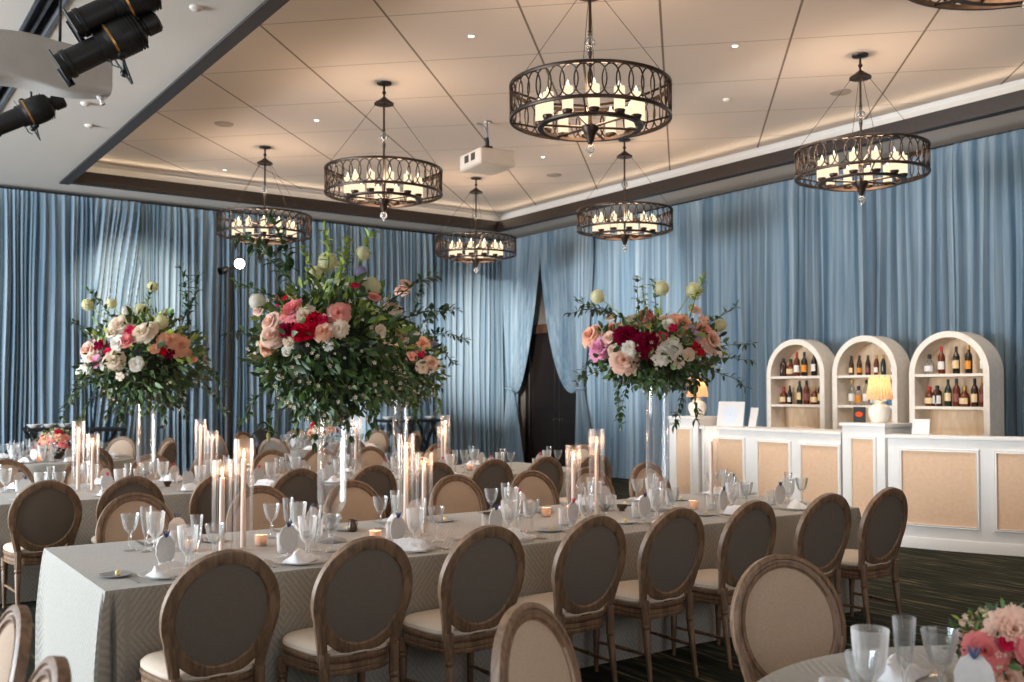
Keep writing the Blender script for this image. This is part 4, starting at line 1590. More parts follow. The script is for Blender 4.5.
s2 = [(-.22, .62, -.5, .9, .42, .03, .062, 'leafd'), (-.25, .66, -.25, 1, .36, .02, .062, 'leafd'), (-.2, .7, -.9, .6, .30, .05, .062, 'leafd'), (.0, .70, .1, 1, .20, .0, .05, 'leafl'), (.15, .72, .25, 1, .22, .0, .05, 'leafl'), (.08, .7, -.1, 1, .16, 0, .045, 'leafl'),
      (.30, .50, .8, .6, .34, .04, .055, 'leafd'), (.33, .40, 1, .35, .34, .05, .055, 'leafd'), (-.38, .30, -1, .2, .22, .08, .05, 'leafd'), (-.36, .05, -.6, -.5, .25, .1, .055, 'leafd'), (-.30, -.02, -.3, -1, .2, .1, .055, 'leafd'),
      (-.05, -.02, -.1, -1, .26, .1, .055, 'leafd'), (.1, -.02, .1, -1, .22, .1, .055, 'leafd'), (.24, .0, .2, -1, .2, .1, .055, 'leafd'), (-.15, .0, -.3, -1, .24, .1, .05, 'leafd'), (.36, .12, .6, -.6, .25, .1, .05, 'leafm'), (-.34, .55, -.8, .6, .22, .05, .05, 'leafm'),
      (.05, .55, .2, 1, .3, .0, .05, 'leafl'), (-.12, .6, -.3, 1, .22, .0, .045, 'leafl')]
arrangement('flower_arrangement', (2.37, 5.15, ZTAB + .84), (.43, .40, .40), 'largest bouquet, red roses around a pink peony, under the light stand chandelier', b2, s2, 42, 2600, .070, filler=130)

# bouquet B : behind the largest (x px about 402, rim y 390)
b3 = px(402, 390, 99, [
    ('rose', 'peach', 427, 341, .085), ('ranunculus', 'coral', 417, 355, .08), ('blossom', 'hot', 426, 352, .05), ('ranunculus', 'blush', 400, 344, .07), ('rose', 'blush', 436, 360, .075), ('rose', 'cream', 428, 365, .06), ('globe', 'lilac', 438, 342, .05), ('blossom', 'white', 444, 362, .05),
    ('ranunculus', 'rosy', 409, 346, .05), ('rose', 'cream', 391, 330, .08), ('ranunculus', 'cream', 378, 335, .08), ('peony', 'cream', 392, 318, .08), ('rose', 'blush', 403, 284, .07), ('blossom', 'cream', 420, 330, .05), ('blossom', 'white', 408, 372, .05)])
s3 = [(.1, .75, .3, 1, .35, .02, .07, 'leafd'), (.2, .7, .8, .7, .42, .04, .07, 'leafd'), (.3, .6, 1, .4, .38, .06, .065, 'leafd'), (.3, .45, 1, .1, .32, .08, .06, 'leafd'), (.35, .1, .5, -.8, .3, .1, .06, 'leafm'), (.15, .0, .2, -1, .3, .1, .06, 'leafd'), (-.2, .0, -.2, -1, .3, .1, .06, 'leafd')]
arrangement('flower_arrangement', (4.89, 8.97, ZTAB + .84), (.47, .42, .42), 'paler bouquet half hidden behind the largest one, peach roses showing', b3, s3, 43, 1500, .078)

# bouquet 3 : front table, bar side (x px about 655, rim y 375)
b4 = px(657, 374, 143, [
    ('rose', 'peach', 588, 330, .075), ('peony', 'rosy', 596, 344, .075), ('ranunculus', 'blush', 605, 334, .065), ('ranunculus', 'cream', 609, 347, .065), ('rose', 'blush', 618, 357, .085), ('peony', 'white', 624, 345, .055), ('blossom', 'burgundy', 614, 327, .055),
    ('peony', 'burgundy', 622, 333, .075), ('peony', 'burgundy', 640, 342, .085), ('blossom', 'hot', 655, 335, .045), ('ranunculus', 'white', 631, 313, .06), ('peony', 'pink', 643, 312, .07), ('ranunculus', 'cream', 660, 314, .055), ('ranunculus', 'white', 663, 322, .06),
    ('rose', 'peach', 678, 320, .085), ('peony', 'coral', 700, 329, .075), ('rose', 'blush', 708, 337, .085), ('blossom', 'red', 688, 346, .05), ('blossom', 'red', 693, 350, .045), ('blossom', 'hot', 667, 326, .04), ('peony', 'white', 654, 352, .065), ('peony', 'white', 664, 345, .06),
    ('ranunculus', 'cream', 680, 352, .06), ('rose', 'blush', 714, 331, .05), ('globe', 'greenwhite', 596, 290, .05), ('globe', 'greenwhite', 662, 281, .055), ('globe', 'greenwhite', 695, 283, .058), ('globe', 'greenwhite', 722, 320, .048), ('ranunculus', 'blush', 696, 304, .06),
    ('ranunculus', 'cream', 610, 312, .06), ('blossom', 'lilac', 688, 325, .045), ('blossom', 'coral', 648, 337, .05), ('blossom', 'lilac', 692, 333, .04), ('blossom', 'white', 716, 348, .05), ('blossom', 'cream', 670, 360, .05), ('blossom', 'peach', 705, 314, .05)])
s4 = [(-.30, .42, -.8, .75, .30, .10, .05, 'leafd'), (-.22, .40, -.95, .7, .42, .09, .05, 'leafd'), (-.38, .15, -.8, -.25, .22, .08, .05, 'leafd'), (-.25, .02, -.45, -1, .36, .04, .045, 'leafd'), (-.18, .0, -.5, -.9, .30, .06, .045, 'leafd'), (.20, -.02, .1, -1, .34, .08, .05, 'leafd'),
      (.24, -.02, .15, -1, .28, .08, .05, 'leafd'), (.40, .15, 1, .1, .28, .05, .045, 'leafd'), (.42, .22, 1, .2, .26, .04, .045, 'leafd'), (.38, .05, .9, -.2, .26, .05, .045, 'leafd'), (-.12, .45, -.1, 1, .28, .0, .045, 'leafm'), (.0, .45, .05, 1, .26, .0, .045, 'leafm'),
      (.22, .42, .3, 1, .30, .0, .045, 'leafl'), (.34, .36, .7, .7, .28, .03, .045, 'leafm'), (-.05, .44, -.2, 1, .22, 0, .04, 'leafl'), (-.4, .06, -1, -.2, .22, .1, .045, 'leafd')]
arrangement('flower_arrangement', (4.88, 5.14, ZTAB + .95), (.46, .27, .40), 'wide bouquet before the pale bar-side drapes, burgundy and blush blooms', b4, s4, 44, 1700, .066)

# low centrepieces
def low_piece(base, rad, label, blooms, seed, n, leaf):
    # a small bowl carries the flowers
    o = put('flower_bowl', MB().lathe([(.0005, 0), (.04, 0), (.07, .03), (.085, .075), (.08, .075), (.06, .03), (.0005, .012)], 24).mesh('flower_bowl', 'pewter'), None, base)
    tag(o, 'small bowl under the ' + label, 'bowl')
    arrangement('low_centrepiece', (base[0], base[1], base[2] + .38 * rad[1] + .03), rad, label, blooms, [], seed, n, leaf, group='low table centrepieces', filler=60, cat='flowers')


c1 = [('rose', c, x, y, s) for c, x, y, s in [('coral', -.16, .10, .05), ('peach', -.08, .16, .055), ('coral', .0, .12, .05), ('peach', .08, .18, .05), ('pink', .14, .10, .05), ('hot', .06, .24, .045), ('peach', -.14, .20, .045), ('coral', .16, .18, .045), ('cream', -.02, .22, .045), ('peach', .03, .06, .05)]]
low_piece((2.43, 13.42, ZTAB + .002), (.22, .17, .2), 'low pink and green centrepiece on the dark-drape round table', c1, 51, 420, .045)
c2 = [('rose', c, x, y, s) for c, x, y, s in [('peach', -.16, .12, .06), ('cream', -.06, .18, .06), ('blush', .05, .14, .06), ('peach', .15, .18, .055), ('coral', .0, .25, .05), ('hot', -.12, .30, .05), ('hot', -.15, .24, .04)]]
low_piece((6.2, 13.8, ZTAB + .002), (.24, .19, .2), 'low peach centrepiece with a hot pink bloom behind the largest vase', c2, 52, 300, .045)
c3 = [(k_, c_, x_ - .03, u_ - .005, s_) for (k_, c_, x_, u_, s_) in [('rose', 'pink', -.085, .075, .050), ('peony', 'blush', -.01, .135, .055), ('ranunculus', 'hot', -.035, .105, .030), ('rose', 'blush', -.03, .005, .046), ('rose', 'pink', .07, .05, .05), ('blossom', 'cream', -.10, .02, .018), ('blossom', 'greenwhite', -.075, .022, .018),
      ('blossom', 'greenwhite', -.06, .045, .018), ('blossom', 'cream', -.07, -.01, .02), ('ranunculus', 'coral', .05, .12, .042), ('rose', 'pink', .03, .09, .042), ('blossom', 'greenwhite', -.05, -.03, .02)]]
low_piece((2.77, 1.48, ZTAB + .002), (.15, .10, .14), 'coral rose centrepiece cropped in the lower corner beside the bar carpet', c3, 53, 420, .032)

# ------------------------------------------------------------------ bar
def uvbox(m, fn, L, H):
    m.grid(2, 2, lambda u, v: fn(u * L, v * H), uvfn=lambda u, v: (u * L, v * H))


def bar_unit(name, path, depth, h, panels, label, side_panel=None):
    """path(s): point and outward normal along the front; panels: list of (s0, s1, z0, z1); total length from path.L"""
    L = path.L
    e = empty(name, path(0)[0])
    tag(e, label, 'bar', 'white panelled bar units')
    org = Vector(path(0)[0])
    n = max(2, int(L / .08)) if path.curved else 2

    def P(s, d, z):
        p, nn = path(s)
        return Vector((p[0] + nn[0] * d, p[1] + nn[1] * d, z)) - org
    ss = [L * i / (n - 1) for i in range(n)]
    # carcass
    m = MB()
    sec = [(0, .0), (0, h - .03), (-depth, h - .03), (-depth, 0)]
    vs, fs = [], []
    for s in ss:
        vs += [P(s, d, z) for d, z in sec]
    for i in range(n - 1):
        for k in range(4):
            l = (k + 1) % 4
            fs.append((i * 4 + k, (i + 1) * 4 + k, (i + 1) * 4 + l, i * 4 + l))
    fs += [(0, 1, 2, 3), tuple((n - 1) * 4 + k for k in (3, 2, 1, 0))]
    m.add(vs, fs)
    put('body', m.mesh('body', 'bar', False), e)
    # top with a small overhang
    m = MB()
    sec = [(.025, h - .035), (.03, h - .03), (.03, h - .006), (.024, h), (-depth - .01, h), (-depth - .01, h - .035)]
    vs, fs = [], []
    k6 = len(sec)
    for i, s in enumerate(ss):
        s2 = s - .02 if i == 0 else (s + .02 if i == n - 1 else s)
        vs += [P(s2, d, z) for d, z in sec]
    for i in range(n - 1):
        for k in range(k6):
            l = (k + 1) % k6
            fs.append((i * k6 + k, (i + 1) * k6 + k, (i + 1) * k6 + l, i * k6 + l))
    fs += [tuple(range(k6)), tuple((n - 1) * k6 + k for k in reversed(range(k6)))]
    m.add(vs, fs)
    put('bar_top', m.mesh('bar_top', 'bar'), e)
    # plinth rail
    m = MB()
    sec = [(.0, .0), (.014, .0), (.014, .10), (.008, .115), (.0, .115)]
    vs, fs = [], []
    for s in ss:
        vs += [P(s, d, z) for d, z in sec]
    for i in range(n - 1):
        for k in range(4):
            fs.append((i * 5 + k, (i + 1) * 5 + k, (i + 1) * 5 + k + 1, i * 5 + k + 1))
    m.add(vs, fs)
    put('plinth', m.mesh('plinth', 'bar'), e)
    for (s0, s1, z0, z1) in panels:
        m = MB()
        k = max(2, int((s1 - s0) / .08)) if path.curved else 2
        m.grid(k, 2, lambda u, v: P(lerp(s0, s1, u), .004, lerp(z0, z1, v)), uvfn=lambda u, v: (u * (s1 - s0), v * (z1 - z0)))
        c = put('cane_panel', m.mesh('cane_panel', 'cane', False), e)
        c['label'] = 'woven cane panel'
        # raised moulding round the panel
        m = MB()
        w = .03
        pr = [(0, .002), (0, .022), (.012, .016), (.02, .020), (w, .010), (w, .002)]
        loops = []
        for (o, d) in pr:
            loop = []
            for i in range(k):
                loop.append(P(lerp(s0 - o, s1 + o, i / (k - 1)), d, z0 - o))
            for i in range(k):
                loop.append(P(lerp(s1 + o, s0 - o, i / (k - 1)), d, z1 + o))
            loops.append(loop)
        N = 2 * k
        vs = [p for l in loops for p in l]
        fs = []
        for j in range(len(pr) - 1):
            for i in range(N):
                b = (i + 1) % N
                fs.append((j * N + i, j * N + b, (j + 1) * N + b, (j + 1) * N + i))
        m.add(vs, fs)
        put('panel_moulding', m.mesh('panel_moulding', 'bar', False), c)
    return e


class Line:
    curved = False

    def __init__(s, a, b):
        s.a, s.b = Vector(a), Vector(b)
        s.L = (s.b - s.a).length
        t = (s.b - s.a).normalized()
        s.n = Vector((t.y, -t.x))
        s.t = t

    def __call__(s, u):
        p = s.a + s.t * u
        return (p.x, p.y, 0), (s.n.x, s.n.y)


class Arc:
    curved = True

    def __init__(s, a, b, bow):
        a, b = Vector(a), Vector(b)
        mid = (a + b) / 2
        t = (b - a).normalized()
        n = Vector((t.y, -t.x))
        c = (b - a).length
        R = (c * c / 4 + bow * bow) / (2 * bow)
        s.R = R
        s.c = mid - n * (R - bow)
        s.a0 = math.atan2(a.y - s.c.y, a.x - s.c.x)
        da = math.atan2(b.y - s.c.y, b.x - s.c.x) - s.a0
        while da > PI:
            da -= 2 * PI
        while da < -PI:
            da += 2 * PI
        s.da = da
        s.L = abs(da) * R

    def __call__(s, u):
        a = s.a0 + s.da * u / s.L
        return (s.c.x + s.R * math.cos(a), s.c.y + s.R * math.sin(a), 0), (math.cos(a), math.sin(a))


# fronts run towards -y so that their normals face -x
XB = 9.23
bar_unit('bar_pillar', Line((XB, 9.49), (XB, 8.97)), .5, 1.265, [(.15, .40, .22, 1.10)], 'taller white bar pillar with one cane panel at the doorway end')
bar_unit('bar_counter', Line((XB + .03, 8.93), (XB + .03, 6.82)), .55, 1.146, [(.16, .70, .20, 1.0), (.94, 1.40, .20, .99), (1.58, 2.08, .20, .98)], 'straight white bar counter with cane panels between the two pillars')
bar_unit('bar_pillar', Line((XB, 6.78), (XB, 6.25)), .5, 1.25, [(.13, .40, .22, 1.08)], 'taller white bar pillar carrying the lamp and black sign')
bar_unit('bar_counter', Arc((9.06, 6.10), (9.98, 4.22), .09), .28, 1.146, [(.14, .84, .25, .99), (1.02, 1.72, .25, .99)], 'curved white bar counter end with two wide cane panels')


# arched shelves ------------------------------------------------------------
def arch_shelf(y0, y1, x, label):
    e = empty('arched_shelf', (x, (y0 + y1) / 2, 0))
    tag(e, label, 'shelf', 'white arched bar shelves')
    w = (y1 - y0) / 2
    zs, th, dp = 2.33 - w, .075, .32

    def arch(off, n=28):
        pts = [(-w + off, 0)]
        for i in range(n + 1):
            a = PI - PI * i / n
            pts.append(((w - off) * math.cos(a), zs + (w - off) * math.sin(a)))
        pts.append((w - off, 0))
        return pts
    A, B = arch(0), arch(th)
    n = len(A)
    m = MB()
    vs = [(0, a, b) for a, b in A] + [(0, a, b) for a, b in B] + [(dp, a, b) for a, b in A] + [(dp, a, b) for a, b in B]
    fs = []
    for i in range(n - 1):
        fs.append((i, i + 1, n + i + 1, n + i))
        fs.append((2 * n + i + 1, 2 * n + i, 3 * n + i, 3 * n + i + 1))
        fs.append((i + 1, i, 2 * n + i, 2 * n + i + 1))
        fs.append((n + i, n + i + 1, 3 * n + i + 1, 3 * n + i))
    m.add(vs, fs)
    put('arch_frame', m.mesh('arch_frame', 'shelfwhite'), e)
    m = MB()
    pts = arch(.02)
    m.add([(dp - .012, a, b) for a, b in pts], [tuple(range(len(pts)))])
    m.add([(dp, a, b) for a, b in pts], [tuple(reversed(range(len(pts))))])
    put('back_board', m.mesh('back_board', 'shelfback', False), e)
    for z in (.5, .96, 1.41, 1.81):
        m = MB().box(.012, dp - .012, -w + th - .004, w - th + .004, z - .036, z, .003)
        put('shelf_board', m.mesh('shelf_board', 'shelfwhite', False), e)
    return e


AX = 11.2
shelves = [(8.51, 9.51), (7.40, 8.38), (6.19, 7.23)]
for (a, b), l in zip(shelves, ('doorway-side', 'middle', 'far-end')):
    arch_shelf(a, b, AX, {'doorway-side': 'white arched shelf of spirits closest to the doorway', 'middle': 'white arched shelf in the middle, lamp standing before it', 'far-end': 'white arched shelf of spirits farthest from the doorway'}[l])

# bottles ---------------------------------------------------------------------
M['g_amber'] = pbr('amber_bottle', srgb(96, 40, 20), .12, noise_amt=.1)
M['g_brown'] = pbr('brown_bottle', srgb(52, 30, 20), .12, noise_amt=.1)
M['g_black'] = pbr('black_bottle', srgb(24, 24, 22), .15)
M['g_green'] = pbr('green_bottle', srgb(28, 46, 32), .12)
M['g_clear'] = glass('bottle_glass', (.85, .88, .9), milk=.12)
M['g_blue'] = pbr('blue_bottle', srgb(90, 130, 160), .12)
M['l_cream'] = pbr('cream_label', srgb(222, 196, 150), .7)
M['l_white'] = pbr('white_label', srgb(224, 222, 216), .7)
M['l_orange'] = pbr('orange_label', srgb(220, 140, 40), .7)
M['l_red'] = pbr('red_label', srgb(130, 74, 68), .7)
M['c_red'] = pbr('red_cap', srgb(180, 30, 30), .5)
M['c_black'] = pbr('black_cap', srgb(30, 28, 28), .5)
M['c_gold'] = pbr('gold_cap', srgb(190, 150, 80), .4, .6)
SHAPES = {
    'wine': ([(.0005, 0), (.036, 0), (.038, .004), (.038, .175), (.034, .20), (.018, .235), (.0145, .25), (.0145, .295)], .30, .0165, (.06, .15), .0385),
    'squat': ([(.0005, 0), (.052, 0), (.055, .006), (.054, .10), (.045, .135), (.020, .165), (.016, .18), (.016, .215)], .22, .021, (.03, .095), .0555),
    'tall': ([(.0005, 0), (.037, 0), (.039, .004), (.039, .19), (.030, .215), (.016, .24), (.0145, .30)], .305, .017, (.05, .14), .0395),
    'beer': ([(.0005, 0), (.030, 0), (.031, .004), (.031, .13), (.026, .155), (.014, .195), (.0125, .232)], .236, .015, (.03, .09), .0315),
    'square': ([(.0005, 0), (.046, 0), (.048, .004), (.048, .155), (.036, .18), (.016, .19), (.015, .225)], .23, .020, (.03, .12), .0485),
}
BP = {}


def bottle(shape, body, lab, cap, x, y, z, label, grp):
    key = (shape, body, lab, cap)
    if key not in BP:
        prof, h, cr, (l0, l1), lr = SHAPES[shape]
        n = 4 if shape == 'square' else 20
        n = 20
        p = Proto('liquor_bottle').body(MB().lathe(prof, n, rip=.06 if shape == 'square' else 0, nr=4, z0=.001, z1=.16).mesh('liquor_bottle', 'g_' + body))
        p.part('bottle_cap', MB().lathe([(cr * .95, h - .045), (cr, h - .04), (cr, h), (cr * .8, h + .004), (.0005, h + .004)], 14).mesh('bottle_cap', 'c_' + cap))
        if lab:
            m = MB()
            m.grid(14, 2, lambda u, v: (lr * 1.012 * math.cos(PI - 1.25 + 2.5 * u), lr * 1.012 * math.sin(PI - 1.25 + 2.5 * u), lerp(l0, l1, v)))
            p.part('bottle_label', m.mesh('bottle_label', 'l_' + lab))
        BP[key] = p
    return BP[key].place((x, y, z), JR.uniform(-.3, .3), label, 'bottle', grp, 1.1)


CN = {'amber': 'amber', 'brown': 'brown', 'black': 'black', 'green': 'green', 'clear': 'clear', 'blue': 'pale blue'}
rows = [
    # shelf index, z, y from the photograph's left to right
    (0, 1.81, [('square', 'brown', None, 'black'), ('squat', 'amber', 'cream', 'black'), ('tall', 'amber', 'white', 'red'), ('tall', 'black', 'orange', 'black'), ('wine', 'black', 'white', 'black'), ('beer', 'clear', 'white', 'gold')]),
    (0, 1.41, [('squat', 'amber', 'cream', 'red'), ('beer', 'black', 'white', 'black'), ('wine', 'green', 'cream', 'black'), ('tall', 'amber', 'red', 'black'), ('squat', 'amber', 'cream', 'gold'), ('tall', 'brown', 'cream', 'black')]),
    (1, 1.81, [('beer', 'brown', 'cream', 'black'), ('beer', 'brown', 'orange', 'black'), ('beer', 'brown', 'red', 'black'), ('beer', 'amber', 'white', 'gold'), ('beer', 'green', None, 'gold'), ('beer', 'brown', 'white', 'black')]),
    (1, 1.41, [('tall', 'clear', 'white', 'gold'), ('square', 'clear', 'orange', 'black'), ('tall', 'clear', 'white', 'black'), ('square', 'clear', 'white', 'gold'), ('tall', 'blue', 'white', 'black'), ('wine', 'blue', None, 'black')]),
    (2, 1.81, [('squat', 'clear', 'white', 'black'), ('tall', 'amber', 'white', 'red'), ('wine', 'black', 'cream', 'black'), ('tall', 'black', 'orange', 'gold'), ('tall', 'clear', 'white', 'gold')]),
    (2, 1.41, [('squat', 'amber', 'cream', 'red'), ('square', 'brown', 'white', 'black'), ('wine', 'green', 'cream', 'black'), ('tall', 'amber', 'red', 'black'), ('squat', 'amber', 'cream', 'gold'), ('tall', 'brown', 'cream', 'black'), ('tall', 'amber', 'red', 'gold')]),
]
WHICH = ['doorway-side arch', 'middle arch', 'far arch']
for si, z, lst in rows:
    a, b = shelves[si]
    n = len(lst)
    up = 'upper' if z > 1.6 else 'lower'
    for i, (sh, bd, lb, cp) in enumerate(lst):
        y = lerp(b - .20, a + .15, i / (n - 1))
        bottle(sh, bd, lb, cp, AX + .10 + JR.uniform(0, .06), y, z + .001, f'{CN[bd]} bottle, {ORD[i]} from the doorway end, {up} shelf of the {WHICH[si]}', 'bottles on the arched shelves')
for i, (y, c) in enumerate(((6.9, 'amber'),)):
    pass


# table lamps ------------------------------------------------------------------
def lamp(x, y, z, label):
    p = Proto('table_lamp')
    p.part('lamp_base', MB().lathe([(.0005, 0), (.07, 0), (.08, .006), (.10, .04), (.122, .10), (.118, .155), (.09, .19), (.055, .205), (.048, .215), (.05, .225), (.045, .235), (.02, .245), (.0005, .247)], 30).mesh('lamp_base', 'lampbody'))
    p.part('lamp_stem', MB().tube([(0, 0, .24), (0, 0, .37)], .008, 8).ball((0, 0, .545), .012, 8, 6).tube([(0, 0, .52), (0, 0, .54)], .004, 6).mesh('lamp_stem', 'gold'))
    m = MB()
    N = 96
    m.grid(N, 5, lambda u, v: ((lerp(.138, .098, v) + .006 * math.cos(24 * 2 * PI * u)) * math.cos(2 * PI * u), (lerp(.138, .098, v) + .006 * math.cos(24 * 2 * PI * u)) * math.sin(2 * PI * u), lerp(.255, .515, v)), True)
    p.part('lamp_shade', m.mesh('lamp_shade', 'lampshade'), subs=(('bulb', MB().ball((0, 0, .40), .03, 12, 8).mesh('bulb', 'bulb'), (0, 0, 0), (0, 0, 0), 1),))
    o = p.place((x, y, z), 0, label, 'lamp', 'pleated table lamps on the bar')
    light('table_lamp_light', 'POINT', (x, y, z + .42), 2.2, (1, .62, .36), shadow_soft_size=.05)
    return o


lamp(9.48, 9.22, 1.266, 'lit pleated lamp on the bar pillar by the hanging bouquet leaves')
lamp(9.45, 6.46, 1.251, 'lit pleated lamp on the bar pillar before the middle arched shelf')

# signs on the bar
def easel_sign(name, y0, y1, h, x, z, lean, rz, label, crest):
    e = empty(name, (x, (y0 + y1) / 2, z), rz)
    tag(e, label, 'sign')
    w = abs(y1 - y0) / 2
    m = MB().box(-.004, .004, -w, w, 0, h, .002, Matrix.Rotation(lean, 4, 'Y'))
    put('board', m.mesh('board', 'signwhite', False), e)
    if crest:
        mm = Matrix.Rotation(lean, 4, 'Y')
        m = MB()
        pts = []
        for i in range(40):
            a = 2 * PI * i / 40
            r = .36 * h * (1 + .10 * math.cos(5 * a) + .05 * math.cos(9 * a))
            pts.append(mm @ Vector((-.0055, r * .95 * math.cos(a), h * .46 + r * math.sin(a))))
        m.add(pts, [tuple(range(40))])
        put('crest', m.mesh('crest', 'signblue', False), e)
    m = MB().tube([(.01, 0, .002), (.06, 0, .002), (.012, 0, h * .5)], .004, 6)
    put('easel_leg', m.mesh('easel_leg', 'signwhite'), e)


easel_sign('bar_sign', 8.40, 8.80, .32, 9.42, 1.148, .16, .12, 'large leaning white sign board with a pale blue crest on the bar', True)
easel_sign('bar_sign', 8.20, 8.36, .25, 9.47, 1.148, .2, -.25, 'slim leaning white sign behind the crest board on the bar', False)
easel_sign('menu_card', 5.82, 6.02, .16, 9.36, 1.148, .15, .0, 'small blank white card on the curved bar counter', False)
e = empty('black_sign', (9.40, 6.70, 1.252))
tag(e, 'small black sign with a glowing red oval beside the bar lamp', 'sign')
put('board', MB().box(0, .015, -.09, .06, 0, .17, .003).mesh('board', 'blackmetal', False), e)
m = MB()
m.add([(-.001, -.015 + .048 * math.cos(2 * PI * i / 28), .09 + .030 * math.sin(2 * PI * i / 28)) for i in range(28)], [tuple(range(28))])
put('red_oval', m.mesh('red_oval', 'redglow', False), e)


# ------------------------------------------------------------------ stage lights on the slot track
def stage_light(pos, d, hang, label, roll=0.):
    p = Proto('stage_spotlight')
    d = Vector(d).normalized()
    R = Vector((0, 0, 1)).rotation_difference(d).to_matrix().to_4x4()
    m = MB()
    m.lathe([(.0005, -.34), (.055, -.34), (.07, -.325), (.07, -.24), (.06, -.235), (.06, -.225), (.105, -.20), (.125, -.12), (.125, .0), (.105, .03), (.10, .05), (.10, .09), (.0005, .09)], 24)
    for k in range(6):
        m.lathe([(.108, -.19 + k * .022), (.128, -.19 + k * .022), (.128, -.183 + k * .022), (.108, -.183 + k * .022)], 20)
    p.part('lamp_housing', m.mesh('lamp_housing', 'blackmetal'))
    m = MB()
    m.lathe([(.088, .08), (.088, .30), (.096, .305), (.096, .335), (.088, .34), (.088, .38), (.08, .38), (.08, .345), (.0005, .34)], 24)
    p.part('lens_tube', m.mesh('lens_tube', 'blackmetal'))
    m = MB()
    m.box(-.092, .092, -.092, .092, .372, .384, .003)
    m.box(-.092, .092, .082, .095, .35, .40, .003)
    p.part('gel_frame', m.mesh('gel_frame', 'blackmetal', False))
    m = MB().lathe([(.1275, -.005), (.1285, .003), (.1275, .011)], 24)
    p.part('gold_band', m.mesh('gold_band', 'gold'))
    m = MB()
    m.tube([(-.15, 0, .0), (-.16, .06, .01), (-.155, .22, .02), (-.10, .28, .02), (.10, .28, .02), (.155, .22, .02), (.16, .06, .01), (.15, 0, .0)], .012, 8, sq=(1.6, .5))
    for s in (-1, 1):
        m.lathe([(.0005, 0), (.028, 0), (.028, .02), (.012, .03), (.0005, .03)], 10, (s * .13, 0, 0), axis=(s, 0, 0))
    p.part('yoke', m.mesh('yoke', 'blackmetal'))
    m = MB()
    for k, s in ((0, 1), (1, -1)):
        m.tube([(s * .09, .02, .05 + k * .03), (s * .15, .03, .055 + k * .03), (s * .185, .035, .06)], .006, 6)
    p.part('shutter_handle', m.mesh('shutter_handle', 'steel'))
    o = p.place(pos, 0, label, 'spotlight', 'black stage spotlights', rot=(R.to_3x3() @ Matrix.Rotation(roll, 3, 'Z')).to_euler())
    # clamp and drop pipe up to the slot
    w = (R.to_3x3() @ Matrix.Rotation(roll, 3, 'Z')) @ Vector((0, .28, .02)) + Vector(pos)
    h = MB()
    inv = (Matrix.Translation(Vector(pos)) @ (R.to_3x3() @ Matrix.Rotation(roll, 3, 'Z')).to_4x4()).inverted()
    h.tube([inv @ w, inv @ Vector((hang[0], hang[1], min(hang[2], ZL - .02)))], .013, 8)
    h.ball(inv @ w, .03, 8, 6)
    c = Vector((hang[0], hang[1], ZL + .03))
    h.tube([inv @ (c + Vector((0, -.05, 0))), inv @ (c + Vector((0, .05, 0)))], .035, 8)
    h.tube([inv @ (c + Vector((0, 0, -.10))), inv @ c], .022, 8)
    put('hanging_clamp', h.mesh('hanging_clamp', 'blackmetal'), o)
    return o


for (pos, dd, hang, lb, rl) in STAGE:
    stage_light(pos, dd, hang, lb, rl)

# white fabric wrapped round the truss below the slot
m = MB()


def wrap(u, v):
    a = 2 * PI * v
    x = lerp(WRAP['x0'], WRAP['x1'], u)
    hw, hh = WRAP['hw'], WRAP['hh']
    c, s = math.cos(a), math.sin(a)
    y = hw * abs(c) ** .3 * (1 if c > 0 else -1)
    z = hh * abs(s) ** .3 * (1 if s > 0 else -1)
    k = 1 + .05 * noise.noise(Vector((x * 2.5, math.cos(a) * 1.5, math.sin(a) * 1.5))) - (.03 * max(0, (u - .93) / .07))
    return (x, WRAP['y'] + y * k, WRAP['z'] + z * k - .02 * (1 - abs(u * 2 - 1)) * (.5 - .5 * s) + (.012 * math.sin(x * 9 + 3 * s)))


m.grid(60, 40, wrap, False, True)
m.add([wrap(1, i / 40) for i in range(40)], [tuple(range(40))])
m.add([wrap(0, i / 40) for i in range(40)], [tuple(reversed(range(40)))])
o = put('hanging_fabric_cover', m.mesh('hanging_fabric_cover', 'fabricwhite'))
tag(o, 'white fabric wrapped around a beam below the ceiling, behind the spotlights', 'fabric cover')
h = MB()
for x in (WRAP['x0'] + .5, 1.52):
    h.tube([(x, WRAP['y'], WRAP['z'] + WRAP['hh'] * .7), (x, WRAP['y'], ZL - .002 + (.03 if x == 1.52 else .0))], .012, 8)
put('suspension_rod', h.mesh('suspension_rod', 'blackmetal'), o)
h = MB()
h.ball((WRAP['x1'] - .07, WRAP['y'] - .05, WRAP['z'] - WRAP['hh'] - .01), .03, 8, 6, .7)
h.tube([(WRAP['x1'] - .07, WRAP['y'] - .05, WRAP['z'] - WRAP['hh']), (WRAP['x1'] - .05, WRAP['y'] - .06, WRAP['z'] - WRAP['hh'] - .07)], [.012, .02], 7)
put('fabric_knot', h.mesh('fabric_knot', 'fabricwhite'), o)

# projector -------------------------------------------------------------------
e = empty('projector', (7.42, 11.15, ZT), PROJ_RZ)
tag(e, 'pale ceiling projector on a curved mount between the chandeliers', 'projector')
m = MB().box(-.27, .27, -.32, .32, -.66, -.44, .02)
put('projector_body', m.mesh('projector_body', 'projector', False), e)
m = MB()
for k in range(6):
    m.box(-.276, -.268, -.17 + k * .022, -.16 + k * .022, -.58, -.48, .001)
    m.box(-.276, -.268, .03 + k * .022, .04 + k * .022, -.58, -.48, .001)
put('vent_grille', m.mesh('vent_grille', 'darkgrill', False), e)
m = MB().lathe([(.055, 0), (.06, .02), (.05, .022), (.03, .012), (.0005, .012)], 20, (.05, .32, -.55), axis=(0, 1, 0))
put('lens', m.mesh('lens', 'blackmetal'), e)
m = MB()
m.box(-.15, .15, -.13, .13, -.44, -.425, .004)
m.box(-.06, .06, -.06, .06, -.425, -.34, .01)
